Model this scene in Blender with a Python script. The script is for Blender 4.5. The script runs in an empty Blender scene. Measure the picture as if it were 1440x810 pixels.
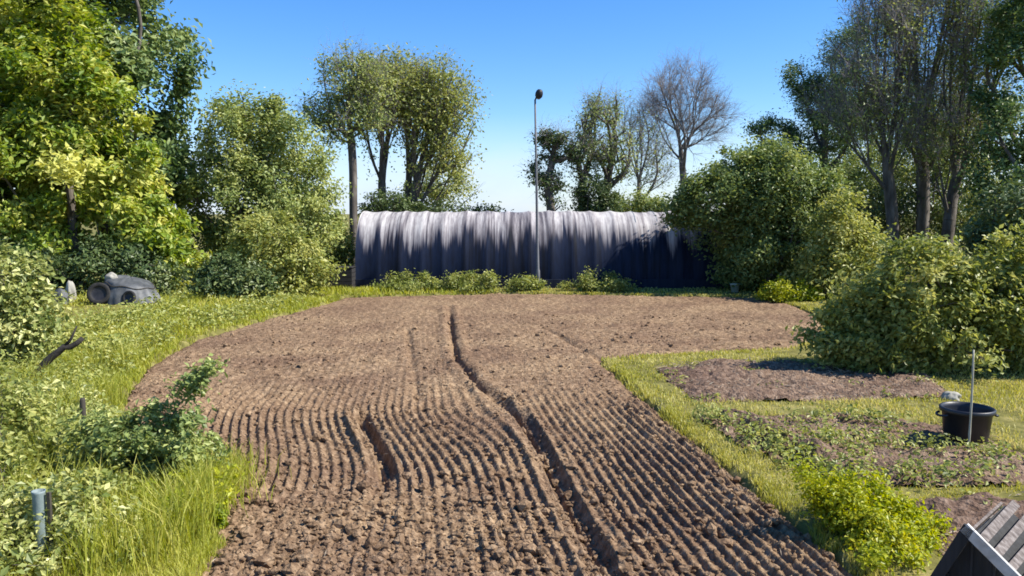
import bpy, bmesh, math, random
import numpy as np
from mathutils import Vector, Matrix

RNG = np.random.default_rng(7)
random.seed(7)
scene = bpy.context.scene
COL = scene.collection
R = math.radians

# ------------------------------------------------------------------ camera
H, F, PITCH = 3.0, 1130.0, R(5.3)          # eye height, focal length in photo pixels (1440 wide), downward tilt
cp, sp = math.cos(PITCH), math.sin(PITCH)

def ray(px, py):
    a, b = (px - 720) / F, (405 - py) / F
    return np.array([a, cp + b * sp, -sp + b * cp])

def at(px, py, Y):
    d = ray(px, py)
    return np.array([0, 0, H]) + d * (Y / d[1])

def gp(px, py):
    d = ray(px, py)
    return (np.array([0, 0, H]) + d * (-H / d[2]))

cam_d = bpy.data.cameras.new('camera')
cam = bpy.data.objects.new('camera', cam_d)
COL.objects.link(cam)
cam.location = (0, 0, H)
cam.rotation_euler = (R(90) - PITCH, 0, 0)
cam_d.sensor_width = 36
cam_d.lens = 36 * F / 1440
cam_d.clip_start, cam_d.clip_end = 0.1, 9000
scene.camera = cam

# ------------------------------------------------------------------ light
SUN_AZ, SUN_EL = 98.0, 46.0                 # clockwise from the view direction
sd = Vector((math.sin(R(SUN_AZ)) * math.cos(R(SUN_EL)), math.cos(R(SUN_AZ)) * math.cos(R(SUN_EL)), math.sin(R(SUN_EL))))
sun_d = bpy.data.lights.new('sun', 'SUN')
sun_d.energy, sun_d.angle, sun_d.color = 5.0, R(0.53), (1.0, 0.94, 0.84)
sun = bpy.data.objects.new('sun', sun_d)
COL.objects.link(sun)
sun.rotation_euler = sd.to_track_quat('Z', 'Y').to_euler()

def N(nt, t, **kw):
    n = nt.nodes.new(t)
    for k, v in kw.items():
        if k.startswith('i_'):
            n.inputs[k[2:].replace('_', ' ')].default_value = v
        else:
            setattr(n, k, v)
    return n

def ramp(nt, stops, interp='LINEAR'):
    n = nt.nodes.new('ShaderNodeValToRGB')
    cr = n.color_ramp
    cr.interpolation = interp
    while len(cr.elements) < len(stops):
        cr.elements.new(0.5)
    for e, (p, c) in zip(cr.elements, stops):
        e.position = p
        e.color = (*c, 1) if len(c) == 3 else c
    return n

world = bpy.data.worlds.new('World')
scene.world = world
world.use_nodes = True
nt = world.node_tree
bg = nt.nodes['Background']
sky = N(nt, 'ShaderNodeTexSky', sky_type='NISHITA', sun_disc=False, sun_elevation=R(SUN_EL), sun_rotation=R(SUN_AZ),
        air_density=1.0, dust_density=0.25, ozone_density=3.5)
hs = N(nt, 'ShaderNodeHueSaturation')
hs.inputs['Saturation'].default_value = 1.3
nt.links.new(sky.outputs[0], hs.inputs['Color'])
# a few small white clouds low over the horizon
tc = N(nt, 'ShaderNodeTexCoord')
sep = N(nt, 'ShaderNodeSeparateXYZ')
nt.links.new(tc.outputs['Generated'], sep.inputs[0])
mp = N(nt, 'ShaderNodeMapping')
mp.inputs['Scale'].default_value = (5.0, 5.0, 16.0)
mp.inputs['Location'].default_value = (0.4, 1.3, 0.2)
nt.links.new(tc.outputs['Generated'], mp.inputs[0])
cn = N(nt, 'ShaderNodeTexNoise', i_Scale=1.0, i_Detail=6.0, i_Roughness=0.55)
nt.links.new(mp.outputs[0], cn.inputs['Vector'])
cr_ = ramp(nt, [(0.48, (0.5, 0.5, 0.5)), (0.64, (1, 1, 1))])
nt.links.new(cn.outputs['Fac'], cr_.inputs[0])
band = ramp(nt, [(0.0, (0.9, 0.9, 0.9)), (0.05, (0.8, 0.8, 0.8)), (0.12, (0, 0, 0))])
nt.links.new(sep.outputs['Z'], band.inputs[0])
cm = N(nt, 'ShaderNodeMath', operation='MULTIPLY')
nt.links.new(cr_.outputs[0], cm.inputs[0])
nt.links.new(band.outputs[0], cm.inputs[1])
mixc = N(nt, 'ShaderNodeMix', data_type='RGBA')
mixc.inputs['B'].default_value = (4.6, 5.2, 5.5, 1)
nt.links.new(cm.outputs[0], mixc.inputs['Factor'])
nt.links.new(hs.outputs[0], mixc.inputs['A'])
wb = N(nt, 'ShaderNodeMix', data_type='RGBA', blend_type='MULTIPLY')      # the camera's cool white balance for the sky
wb.inputs['Factor'].default_value = 1
wb.inputs['B'].default_value = (0.88, 0.93, 1.10, 1)
nt.links.new(mixc.outputs['Result'], wb.inputs['A'])
nt.links.new(wb.outputs['Result'], bg.inputs['Color'])
bg.inputs['Strength'].default_value = 0.105

scene.view_settings.view_transform = 'Standard'
scene.view_settings.look = 'None'
scene.view_settings.gamma = 1
scene.view_settings.exposure = 0.85
scene.render.engine = 'CYCLES'
scene.cycles.max_bounces = 6
scene.cycles.transparent_max_bounces = 6
scene.cycles.filter_width = 1.7

# ------------------------------------------------------------------ numpy helpers
def _hash(ix, iy, seed):
    with np.errstate(over='ignore'):
        h = (ix.astype(np.int64) * 374761393 + iy.astype(np.int64) * 668265263 + seed * 974711) & 0x7fffffff
        h = ((h ^ (h >> 13)) * 1274126177) & 0x7fffffff
        h = h ^ (h >> 16)
    return (h & 0xffff) / 65535.0

def vnoise(x, y, seed=0):
    x = np.asarray(x, float); y = np.asarray(y, float)
    ix, iy = np.floor(x), np.floor(y)
    fx, fy = x - ix, y - iy
    fx, fy = fx * fx * (3 - 2 * fx), fy * fy * (3 - 2 * fy)
    a, b = _hash(ix, iy, seed), _hash(ix + 1, iy, seed)
    c, d = _hash(ix, iy + 1, seed), _hash(ix + 1, iy + 1, seed)
    return (a + (b - a) * fx) * (1 - fy) + (c + (d - c) * fx) * fy

def fbm(x, y, seed=0, octv=4, gain=0.5):
    s, amp, tot = 0, 1.0, 0
    for o in range(octv):
        s = s + amp * vnoise(x * 2 ** o + 17.3 * o, y * 2 ** o - 9.1 * o, seed + o)
        tot += amp
        amp *= gain
    return s / tot

def sstep(a, b, x):
    t = np.clip((np.asarray(x, float) - a) / (b - a), 0, 1)
    return t * t * (3 - 2 * t)

def sdist(P, poly):
    """signed distance of (n,2) points to a closed polygon: positive inside"""
    P = np.asarray(P, float)
    out = np.empty(len(P))
    A = np.asarray(poly, float)
    B = np.roll(A, -1, 0)
    for s in range(0, len(P), 40000):
        p = P[s:s + 40000]
        d2 = np.full(len(p), 1e18)
        ins = np.zeros(len(p), bool)
        for a, b in zip(A, B):
            e = b - a
            w = p - a
            t = np.clip((w @ e) / (e @ e), 0, 1)
            q = w - t[:, None] * e
            d2 = np.minimum(d2, (q * q).sum(1))
            c = (a[1] > p[:, 1]) != (b[1] > p[:, 1])
            xi = (b[0] - a[0]) * (p[:, 1] - a[1]) / ((b[1] - a[1]) if abs(b[1] - a[1]) > 1e-9 else 1e-9) + a[0]
            ins ^= c & (p[:, 0] < xi)
        d = np.sqrt(d2)
        out[s:s + 40000] = np.where(ins, d, -d)
    return out

def pdist(P, line):
    """distance to an open polyline and the side (positive = right of travel)"""
    P = np.asarray(P, float)
    best = np.full(len(P), 1e9); side = np.zeros(len(P)); along = np.zeros(len(P))
    L = np.asarray(line, float)
    acc = 0
    tot = sum(np.linalg.norm(L[i + 1] - L[i]) for i in range(len(L) - 1))
    for a, b in zip(L[:-1], L[1:]):
        e = b - a
        l = np.linalg.norm(e)
        w = P - a
        t = np.clip((w @ e) / (e @ e), 0, 1)
        q = w - t[:, None] * e
        d = np.sqrt((q * q).sum(1))
        s = w[:, 0] * e[1] - w[:, 1] * e[0]
        m = d < best
        best[m] = d[m]; side[m] = np.sign(s[m]); along[m] = (acc + t[m] * l) / tot
        acc += l
    return best, side, along

def mesh_np(name, V, Fa, mat, parent=None, tint=None, smooth=False):
    me = bpy.data.meshes.new(name)
    V = np.asarray(V, np.float32); Fa = np.asarray(Fa, np.int32)
    me.vertices.add(len(V)); me.vertices.foreach_set('co', V.ravel())
    k = Fa.shape[1]
    me.loops.add(Fa.size); me.loops.foreach_set('vertex_index', Fa.ravel())
    me.polygons.add(len(Fa)); me.polygons.foreach_set('loop_start', np.arange(0, Fa.size, k, dtype=np.int32))
    if tint is not None:
        at_ = me.attributes.new('tint', 'FLOAT', 'POINT')
        at_.data.foreach_set('value', np.asarray(tint, np.float32))
    me.update(calc_edges=True)
    me.polygons.foreach_set('use_smooth', np.full(len(Fa), smooth))
    me.materials.append(mat)
    o = bpy.data.objects.new(name, me)
    COL.objects.link(o)
    if parent:
        o.parent = parent
    return o

def tag(o, label=None, cat=None, group=None, kind=None):
    for k, v in (('label', label), ('category', cat), ('group', group), ('kind', kind)):
        if v:
            o[k] = v
    return o

def thing(name, loc, label, cat, group=None, rz=0):
    o = bpy.data.objects.new(name, None)
    o.empty_display_size = 0.2
    o.location = tuple(float(v) for v in loc)
    o.rotation_euler = (0, 0, rz)
    COL.objects.link(o)
    return tag(o, label, cat, group)

def bm_obj(name, bm, mat, parent=None, smooth=False):
    me = bpy.data.meshes.new(name)
    bmesh.ops.recalc_face_normals(bm, faces=bm.faces)
    bm.to_mesh(me); bm.free()
    if smooth:
        for p in me.polygons:
            p.use_smooth = True
    me.materials.append(mat)
    o = bpy.data.objects.new(name, me)
    COL.objects.link(o)
    if parent:
        o.parent = parent
    return o

def add_box(bm, c, s, rot=None, bev=0.0):
    g = bmesh.ops.create_cube(bm, size=1)
    vs = g['verts']
    M = Matrix.Translation(c) @ (rot.to_4x4() if rot else Matrix.Identity(4)) @ Matrix.Diagonal((*s, 1))
    bmesh.ops.transform(bm, matrix=M, verts=vs)
    if bev:
        es = {e for v in vs for e in v.link_edges}
        bmesh.ops.bevel(bm, geom=list(es), offset=bev, segments=2, affect='EDGES', profile=0.6)

def add_tube(bm, pts, rads, n=10, cap=True):
    rings = []
    pts = [Vector(p) for p in pts]
    for i, p in enumerate(pts):
        t = (pts[min(i + 1, len(pts) - 1)] - pts[max(i - 1, 0)]).normalized()
        a = t.orthogonal().normalized() if i == 0 else (rings_a - t * rings_a.dot(t)).normalized()
        rings_a = a
        b = t.cross(a)
        rings.append([bm.verts.new(p + (a * math.cos(2 * math.pi * k / n) + b * math.sin(2 * math.pi * k / n)) * rads[i]) for k in range(n)])
    for r0, r1 in zip(rings[:-1], rings[1:]):
        for k in range(n):
            bm.faces.new((r0[k], r0[(k + 1) % n], r1[(k + 1) % n], r1[k]))
    if cap:
        bm.faces.new(rings[0][::-1]); bm.faces.new(rings[-1])

def add_lathe(bm, prof, n=32, close=False):
    rings = [[bm.verts.new((r * math.cos(2 * math.pi * k / n), r * math.sin(2 * math.pi * k / n), z)) for k in range(n)] for r, z in prof]
    for r0, r1 in zip(rings[:-1], rings[1:]):
        for k in range(n):
            bm.faces.new((r0[k], r0[(k + 1) % n], r1[(k + 1) % n], r1[k]))
    return rings

# ------------------------------------------------------------------ materials
def new_mat(name):
    m = bpy.data.materials.new(name)
    m.use_nodes = True
    nt = m.node_tree
    return m, nt, nt.nodes['Principled BSDF'], nt.nodes['Material Output']

def leaf_mat(name, cols, trans=0.35, gloss=0.45, sat=1.0):
    """cols: three leaf colours picked by each leaf's own tint"""
    m, nt, p, out = new_mat(name)
    if name.endswith('leaves') and 'lime' not in name:
        cols = [tuple(min(v * 1.25, 0.6) for v in c) for c in cols]
    a = N(nt, 'ShaderNodeAttribute', attribute_name='tint')
    r = ramp(nt, [(0.0, cols[0]), (0.5, cols[1]), (1.0, cols[2])])
    nt.links.new(a.outputs['Fac'], r.inputs[0])
    nt.links.new(r.outputs[0], p.inputs['Base Color'])
    p.inputs['Roughness'].default_value = gloss
    p.inputs['Specular IOR Level'].default_value = 0.35
    tr = N(nt, 'ShaderNodeBsdfTranslucent')
    hs = N(nt, 'ShaderNodeHueSaturation')
    hs.inputs['Hue'].default_value = 0.485
    hs.inputs['Saturation'].default_value = 1.15
    hs.inputs['Value'].default_value = 1.5
    nt.links.new(r.outputs[0], hs.inputs['Color'])
    nt.links.new(hs.outputs[0], tr.inputs['Color'])
    mx = N(nt, 'ShaderNodeMixShader')
    mx.inputs[0].default_value = trans
    nt.links.new(p.outputs[0], mx.inputs[1]); nt.links.new(tr.outputs[0], mx.inputs[2])
    nt.links.new(mx.outputs[0], out.inputs['Surface'])
    return m

def noisy_mat(name, cols, scale=8.0, rough=0.8, bump=0.3, bscale=None, stretch=(1, 1, 1), detail=6, spec=0.3, dist=0.02):
    m, nt, p, out = new_mat(name)
    tc = N(nt, 'ShaderNodeTexCoord')
    mp = N(nt, 'ShaderNodeMapping')
    mp.inputs['Scale'].default_value = stretch
    nt.links.new(tc.outputs['Object'], mp.inputs[0])
    n1 = N(nt, 'ShaderNodeTexNoise', i_Scale=scale, i_Detail=detail, i_Roughness=0.6)
    nt.links.new(mp.outputs[0], n1.inputs['Vector'])
    k = len(cols)
    r = ramp(nt, [(0.3 + 0.4 * i / max(k - 1, 1), c) for i, c in enumerate(cols)])
    nt.links.new(n1.outputs['Fac'], r.inputs[0])
    nt.links.new(r.outputs[0], p.inputs['Base Color'])
    p.inputs['Roughness'].default_value = rough
    p.inputs['Specular IOR Level'].default_value = spec
    if bump:
        n2 = N(nt, 'ShaderNodeTexNoise', i_Scale=bscale or scale * 4, i_Detail=6.0, i_Roughness=0.65)
        nt.links.new(mp.outputs[0], n2.inputs['Vector'])
        b = N(nt, 'ShaderNodeBump')
        b.inputs['Strength'].default_value = bump
        b.inputs['Distance'].default_value = dist
        nt.links.new(n2.outputs['Fac'], b.inputs['Height'])
        nt.links.new(b.outputs[0], p.inputs['Normal'])
    return m

def soil_mat(name, c_dark, c_mid, c_pale):
    m, nt, p, out = new_mat(name)
    tc = N(nt, 'ShaderNodeTexCoord')
    n1 = N(nt, 'ShaderNodeTexNoise', i_Scale=0.5, i_Detail=3.0)
    n2 = N(nt, 'ShaderNodeTexNoise', i_Scale=9.0, i_Detail=8.0, i_Roughness=0.7)
    n3 = N(nt, 'ShaderNodeTexVoronoi', i_Scale=26.0)
    for n in (n1, n2, n3):
        nt.links.new(tc.outputs['Object'], n.inputs['Vector'])
    r2 = ramp(nt, [(0.28, c_dark), (0.48, c_mid), (0.72, c_pale)])
    nt.links.new(n2.outputs['Fac'], r2.inputs[0])
    r1 = ramp(nt, [(0.35, (0.74, 0.70, 0.70)), (0.62, (1.05, 1.05, 1.0))])
    nt.links.new(n1.outputs['Fac'], r1.inputs[0])
    mu = N(nt, 'ShaderNodeMix', data_type='RGBA', blend_type='MULTIPLY')
    mu.inputs['Factor'].default_value = 1
    nt.links.new(r2.outputs[0], mu.inputs['A']); nt.links.new(r1.outputs[0], mu.inputs['B'])
    nt.links.new(mu.outputs['Result'], p.inputs['Base Color'])
    p.inputs['Roughness'].default_value = 0.95
    p.inputs['Specular IOR Level'].default_value = 0.12
    n4 = N(nt, 'ShaderNodeTexNoise', i_Scale=34.0, i_Detail=6.0, i_Roughness=0.7)
    nt.links.new(tc.outputs['Object'], n4.inputs['Vector'])
    ad = N(nt, 'ShaderNodeMath', operation='ADD')
    nt.links.new(n4.outputs['Fac'], ad.inputs[0]); nt.links.new(n3.outputs['Distance'], ad.inputs[1])
    b = N(nt, 'ShaderNodeBump')
    b.inputs['Strength'].default_value = 0.8
    b.inputs['Distance'].default_value = 0.03
    nt.links.new(ad.outputs[0], b.inputs['Height'])
    nt.links.new(b.outputs[0], p.inputs['Normal'])
    return m

M = {}
M['soil'] = soil_mat('ploughed_soil', (0.09, 0.054, 0.032), (0.215, 0.142, 0.087), (0.46, 0.33, 0.21))
M['bed'] = soil_mat('bed_soil', (0.075, 0.048, 0.034), (0.175, 0.118, 0.084), (0.36, 0.27, 0.20))
M['turf'] = noisy_mat('turf_soil', [(0.07, 0.065, 0.02), (0.15, 0.14, 0.04), (0.27, 0.235, 0.09)], scale=3.0, rough=0.95, bump=0.6, bscale=30, spec=0.1)
M['bark'] = noisy_mat('bark', [(0.05, 0.042, 0.034), (0.11, 0.095, 0.08), (0.19, 0.17, 0.145)], scale=5, bump=0.8, stretch=(1, 1, 0.25), rough=0.95)
M['bark_grey'] = noisy_mat('grey_bark', [(0.09, 0.08, 0.075), (0.17, 0.155, 0.145), (0.26, 0.24, 0.22)], scale=5, bump=0.7, stretch=(1, 1, 0.3), rough=0.95)
M['twig'] = noisy_mat('bare_twigs', [(0.15, 0.138, 0.14), (0.23, 0.215, 0.215), (0.31, 0.29, 0.285)], scale=1.5, bump=0, rough=0.9)
M['twig_dark'] = noisy_mat('dark_twigs', [(0.17, 0.15, 0.15), (0.27, 0.24, 0.24), (0.36, 0.33, 0.32)], scale=1.5, bump=0, rough=0.9)
M['l_yellow'] = leaf_mat('yellow_green_leaves', [(0.065, 0.12, 0.016), (0.18, 0.245, 0.032), (0.42, 0.42, 0.10)], 0.35)
M['l_deep'] = leaf_mat('deep_green_leaves', [(0.04, 0.08, 0.026), (0.10, 0.155, 0.05), (0.21, 0.25, 0.085)], 0.25)
M['l_olive'] = leaf_mat('olive_leaves', [(0.085, 0.125, 0.036), (0.19, 0.235, 0.068), (0.34, 0.36, 0.12)], 0.3)
M['l_fresh'] = leaf_mat('fresh_green_leaves', [(0.09, 0.12, 0.028), (0.20, 0.23, 0.055), (0.37, 0.37, 0.12)], 0.35)
M['l_dark'] = leaf_mat('dark_leaves', [(0.035, 0.06, 0.02), (0.075, 0.11, 0.034), (0.14, 0.17, 0.06)], 0.2)
M['l_pale'] = leaf_mat('pale_green_leaves', [(0.09, 0.125, 0.03), (0.22, 0.25, 0.075), (0.46, 0.46, 0.19)], 0.3, 0.4)
M['l_lime'] = leaf_mat('lime_leaves', [(0.16, 0.22, 0.012), (0.34, 0.38, 0.02), (0.52, 0.50, 0.04)], 0.4)
M['grass'] = leaf_mat('grass_blades', [(0.20, 0.22, 0.025), (0.42, 0.41, 0.08), (0.62, 0.56, 0.24)], 0.35, 0.5)
M['grass_long'] = leaf_mat('long_grass_blades', [(0.16, 0.205, 0.026), (0.36, 0.385, 0.055), (0.56, 0.52, 0.14)], 0.38, 0.5)
M['black'] = noisy_mat('black_plastic', [(0.009, 0.010, 0.014), (0.018, 0.02, 0.026)], scale=5, rough=0.45, bump=0.1, spec=0.5)
M['rubber'] = noisy_mat('old_rubber', [(0.012, 0.012, 0.012), (0.035, 0.033, 0.03)], scale=9, rough=0.8, bump=0.3)
M['post'] = noisy_mat('weathered_post', [(0.03, 0.026, 0.02), (0.075, 0.065, 0.05)], scale=6, stretch=(1, 1, 0.2), bump=0.5)
M['steel'] = noisy_mat('galvanised_steel', [(0.22, 0.23, 0.24), (0.34, 0.35, 0.36)], scale=3, rough=0.55, bump=0.05)
M['pole'] = noisy_mat('dull_grey_pole', [(0.10, 0.105, 0.115), (0.17, 0.175, 0.185)], scale=3, rough=0.7, bump=0.05)
M['lamp'] = noisy_mat('dark_lamp_metal', [(0.012, 0.013, 0.016), (0.03, 0.03, 0.035)], scale=6, rough=0.5, bump=0.05)
M['lens'] = noisy_mat('lamp_lens', [(0.16, 0.17, 0.18), (0.22, 0.23, 0.24)], scale=6, rough=0.15, bump=0)
M['board'] = noisy_mat('grey_boards', [(0.06, 0.048, 0.042), (0.15, 0.125, 0.11), (0.27, 0.24, 0.22)], scale=4, stretch=(0.3, 6, 6), bump=0.4, rough=0.85)
M['white'] = noisy_mat('worn_white_paint', [(0.28, 0.26, 0.23), (0.50, 0.48, 0.44), (0.64, 0.63, 0.60)], scale=5, bump=0.2, rough=0.6)
M['gable'] = noisy_mat('dark_boarding', [(0.016, 0.017, 0.018), (0.04, 0.042, 0.044)], scale=4, stretch=(4, 4, 0.4), bump=0.4)
M['bin'] = noisy_mat('dark_timber', [(0.014, 0.014, 0.016), (0.04, 0.037, 0.036)], scale=4, stretch=(0.4, 4, 4), bump=0.5)
M['tarp'] = noisy_mat('grey_tarpaulin', [(0.035, 0.038, 0.04), (0.08, 0.085, 0.088), (0.17, 0.175, 0.175)], scale=2.2, rough=0.55, bump=0.3, bscale=6, dist=0.05)
M['sack'] = noisy_mat('pale_sack', [(0.20, 0.19, 0.155), (0.42, 0.40, 0.34)], scale=4, rough=0.7, bump=0.4, bscale=12)
M['sheet'] = noisy_mat('white_plastic', [(0.50, 0.49, 0.46), (0.72, 0.71, 0.68)], scale=4, rough=0.45, bump=0.3, bscale=14)
M['cane'] = noisy_mat('pale_cane', [(0.30, 0.28, 0.22), (0.46, 0.44, 0.36)], scale=10, stretch=(1, 1, 0.3), rough=0.6, bump=0.2)
M['guard'] = noisy_mat('pale_blue_plastic', [(0.13, 0.17, 0.17), (0.22, 0.27, 0.27)], scale=6, rough=0.5, bump=0.15)
M['bucket'] = noisy_mat('pale_green_plastic', [(0.34, 0.42, 0.36), (0.46, 0.54, 0.47)], scale=6, rough=0.5, bump=0.1)
M['dead'] = noisy_mat('dead_wood', [(0.014, 0.012, 0.010), (0.045, 0.038, 0.032)], scale=7, stretch=(1, 1, 1), bump=0.6)
M['straw'] = leaf_mat('dry_straw', [(0.22, 0.17, 0.12), (0.36, 0.29, 0.21), (0.5, 0.43, 0.33)], 0.15, 0.7)

# ------------------------------------------------------------------ plan of the plot (metres, from where things stand in the picture)
def plan(pts):
    return np.array([gp(x, y)[:2] for x, y in pts])

FIELD = np.vstack([[(-2.4, 3.6)], [(-2.72, 6.4)], plan([(292, 760), (300, 700), (262, 655), (195, 618), (160, 588), (165, 560), (200, 512), (270, 476), (375, 446),
                   (445, 428), (480, 417), (700, 411), (1065, 417), (1120, 428), (1165, 448), (1160, 478), (1110, 490), (1000, 497), (850, 505),
                   (940, 580), (1040, 660), (1140, 738), (1215, 795)]), [(3.35, 4.6)], [(3.5, 3.6)]])
BED_A = plan([(915, 517), (1010, 510), (1110, 508), (1230, 520), (1310, 532), (1335, 562), (1150, 567), (972, 568)])
BED_B = plan([(972, 588), (1100, 586), (1250, 590), (1340, 600), (1460, 640), (1480, 688), (1210, 690), (1140, 672), (1045, 630)])
BED_C = plan([(1275, 708), (1380, 700), (1500, 700), (1560, 800), (1400, 830), (1330, 800)])
BEDS = [BED_A, BED_B, BED_C]

def ground_z(x, y):
    x = np.asarray(x, float); y = np.asarray(y, float)
    z = 0.05 * (fbm(x * 0.5, y * 0.5, 3) - 0.5) + 0.02
    z = z + 0.22 * sstep(-7.0, -10.5, x) * sstep(40, 30, y)          # low bank along the left edge
    z = z + 0.12 * sstep(-3.0, -4.6, x) * sstep(11, 8.5, y)
    return z

def ground_sheet():
    fx = np.arange(-15, 15.01, 0.13); fy = np.arange(3, 36.01, 0.13)
    g = np.geomspace(0.3, 3500, 26)
    xs = np.concatenate([fx[0] - g[::-1], fx, fx[-1] + g])
    ys = np.concatenate([fy[0] - np.geomspace(0.3, 400, 16)[::-1], fy, fy[-1] + g])
    X, Y = np.meshgrid(xs, ys)
    x, y = X.ravel(), Y.ravel()
    z = ground_z(x, y)
    near = (np.abs(x) < 16) & (y < 37) & (y > 2)
    P = np.c_[x, y][near]
    s = sdist(P, FIELD)
    for b in BEDS:
        s = np.maximum(s, sdist(P, b) - 0.05)
    z[near] -= 0.34 * sstep(0.02, 0.28, s)
    nx, ny = len(xs), len(ys)
    idx = np.arange(nx * ny).reshape(ny, nx)
    Fa = np.c_[idx[:-1, :-1].ravel(), idx[:-1, 1:].ravel(), idx[1:, 1:].ravel(), idx[1:, :-1].ravel()]
    o = mesh_np('ground', np.c_[x, y, z], Fa, M['turf'], smooth=True)
    tag(o, 'grassy ground of the garden reaching to the horizon', 'ground', kind='structure')
ground_sheet()

RUT = plan([(632, 430), (634, 455), (641, 500), (672, 538), (735, 586), (768, 640), (800, 705), (850, 790), (880, 850)])
DITCH = plan([(508, 584), (524, 604), (542, 640), (540, 668), (533, 700)])
FAINT = [plan([(573, 462), (578, 500), (588, 560)]), plan([(770, 462), (812, 485), (850, 507)])]

def clods(x, y, seed, sc):
    n = vnoise(x * sc, y * sc, seed)
    return np.abs(n - 0.5) * 2

def field_height(x, y):
    P = np.c_[x, y]
    s = sdist(P, FIELD)
    left = sstep(0.4, -1.2, x)
    u = x + 0.118 * (y - 7) + 0.55 * left * sstep(8.6, 12.5, y) + 0.006 * np.sin(y * 1.7) + 0.02 * (fbm(x * 0.6, y * 0.35, 41, 3) - 0.5)
    ph = 2 * math.pi * u / 0.128
    prof = np.cos(ph) + 0.28 * np.cos(2 * ph + 0.5)
    near_l = sstep(8.3, 9.3, y) + 0.25
    A = 0.019 * sstep(14.8, 11.2, y) + 0.004
    A = A * np.where(x < -0.3, np.clip(near_l + 0.3, 0.2, 1), 1.0)
    A = A * (0.65 + 0.7 * fbm(x * 1.6, y * 0.7, 55, 3))
    A = A + 0.004 * sstep(0.8, 2.0, x) * sstep(14, 12, y)
    z = A * prof
    # clods
    c = fbm(x * 4.2, y * 4.2, 11, 3) - 0.5
    c2 = 1 - clods(x, y, 21, 8.5)
    c3 = 1 - clods(x, y, 31, 17.0)
    rough = 0.45 + 0.7 * fbm(x * 0.9, y * 0.9, 61, 2) + 0.55 * sstep(8.8, 7.2, y) * sstep(0.9, -0.7, x) + 0.55 * sstep(11, 14, y)
    z += rough * (0.06 * c + 0.019 * (c2 - 0.5) + 0.015 * (c3 - 0.5))
    z += 0.05 * (fbm(x * 0.8, y * 0.5, 71, 3) - 0.5)
    d, sg, al = pdist(P, RUT)
    wob = 0.6 + 0.8 * fbm(x * 2.3, y * 2.3, 81, 2)
    w = 0.06 + 0.035 * sstep(20, 9, y)
    z -= 0.12 * wob * np.exp(-(d / w) ** 2) * (0.35 + 0.65 * sstep(0.02, 0.2, al))
    z += 0.035 * wob * np.exp(-((d - 0.21) / 0.09) ** 2)
    d, sg, al = pdist(P, DITCH)
    fade = sstep(1.0, 0.55, al) * 0.75 + 0.25
    z -= 0.19 * wob * fade * np.exp(-(d / 0.095) ** 4)
    z += 0.07 * wob * fade * np.exp(-((d - 0.26) / 0.09) ** 2) * (sg > 0)
    for ln in FAINT:
        d, sg, al = pdist(P, ln)
        z -= 0.055 * wob * np.exp(-(d / 0.08) ** 2)
    z -= 0.10 * np.exp(-(s / 0.16) ** 2)         # the spade-cut edge
    return z - 0.03, s

def field_mesh():
    D = np.exp(np.arange(math.log(3.6), math.log(33), 0.0042))
    t = np.arange(-0.62, 0.62, 0.0017)
    T, DD = np.meshgrid(t, D)
    X, Y = T * DD, DD
    X = np.where(DD < 6.2, T * 6.2, X)
    x, y = X.ravel(), Y.ravel()
    z, s = field_height(x, y)
    ok = (s + 0.22 * (fbm(x * 2.4, y * 2.4, 5, 3) - 0.42)) > 0
    nx, ny = len(t), len(D)
    idx = np.arange(nx * ny).reshape(ny, nx)
    Fa = np.c_[idx[:-1, :-1].ravel(), idx[:-1, 1:].ravel(), idx[1:, 1:].ravel(), idx[1:, :-1].ravel()]
    Fa = Fa[ok[Fa].all(1)]
    used = np.unique(Fa)
    re = np.full(nx * ny, -1); re[used] = np.arange(len(used))
    o = mesh_np('ploughed_field', np.c_[x, y, z][used], re[Fa], M['soil'], smooth=True)
    tag(o, 'freshly tilled brown field with narrow furrows', 'field', kind='structure')
field_mesh()

TRENCH = plan([(1030, 600), (1085, 632), (1160, 668), (1230, 676)])
def bed_height(x, y, seed):
    z = 0.24 * (fbm(x * 1.7, y * 2.6, seed, 4) - 0.5) + 0.05 * (1 - clods(x, y, seed + 7, 7.0)) + 0.03 * (1 - clods(x, y, seed + 9, 15))
    if seed == 121:
        d, sg, al = pdist(np.c_[x, y], TRENCH)
        z = z - 0.16 * np.exp(-(d / 0.14) ** 2) + 0.10 * np.exp(-((d - 0.32) / 0.16) ** 2) * (sg < 0)
    return z + 0.01

def bed_mesh(poly, seed, label):
    lo, hi = poly.min(0), poly.max(0)
    xs = np.arange(lo[0], hi[0], 0.028); ys = np.arange(lo[1], hi[1], 0.035)
    X, Y = np.meshgrid(xs, ys)
    x, y = X.ravel(), Y.ravel()
    s = sdist(np.c_[x, y], poly)
    z = bed_height(x, y, seed) - 0.05 * np.exp(-(s / 0.15) ** 2)
    ok = s + 0.14 * (fbm(x * 2, y * 2, seed + 3, 3) - 0.5) > 0
    idx = np.arange(len(x)).reshape(len(ys), len(xs))
    Fa = np.c_[idx[:-1, :-1].ravel(), idx[:-1, 1:].ravel(), idx[1:, 1:].ravel(), idx[1:, :-1].ravel()]
    Fa = Fa[ok[Fa].all(1)]
    used = np.unique(Fa); re = np.full(len(x), -1); re[used] = np.arange(len(used))
    o = mesh_np('soil_path', np.c_[x, y, z][used], re[Fa], M['bed'], smooth=True)
    o.name = 'garden_bed_ground'
    tag(o, label, 'garden bed', kind='structure')
bed_mesh(BED_A, 101, 'bare dug bed in front of the large bush')
bed_mesh(BED_B, 121, 'weedy brown bed around the black tub')
bed_mesh(BED_C, 141, 'small brown bed beside the slatted shed roof')

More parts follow.
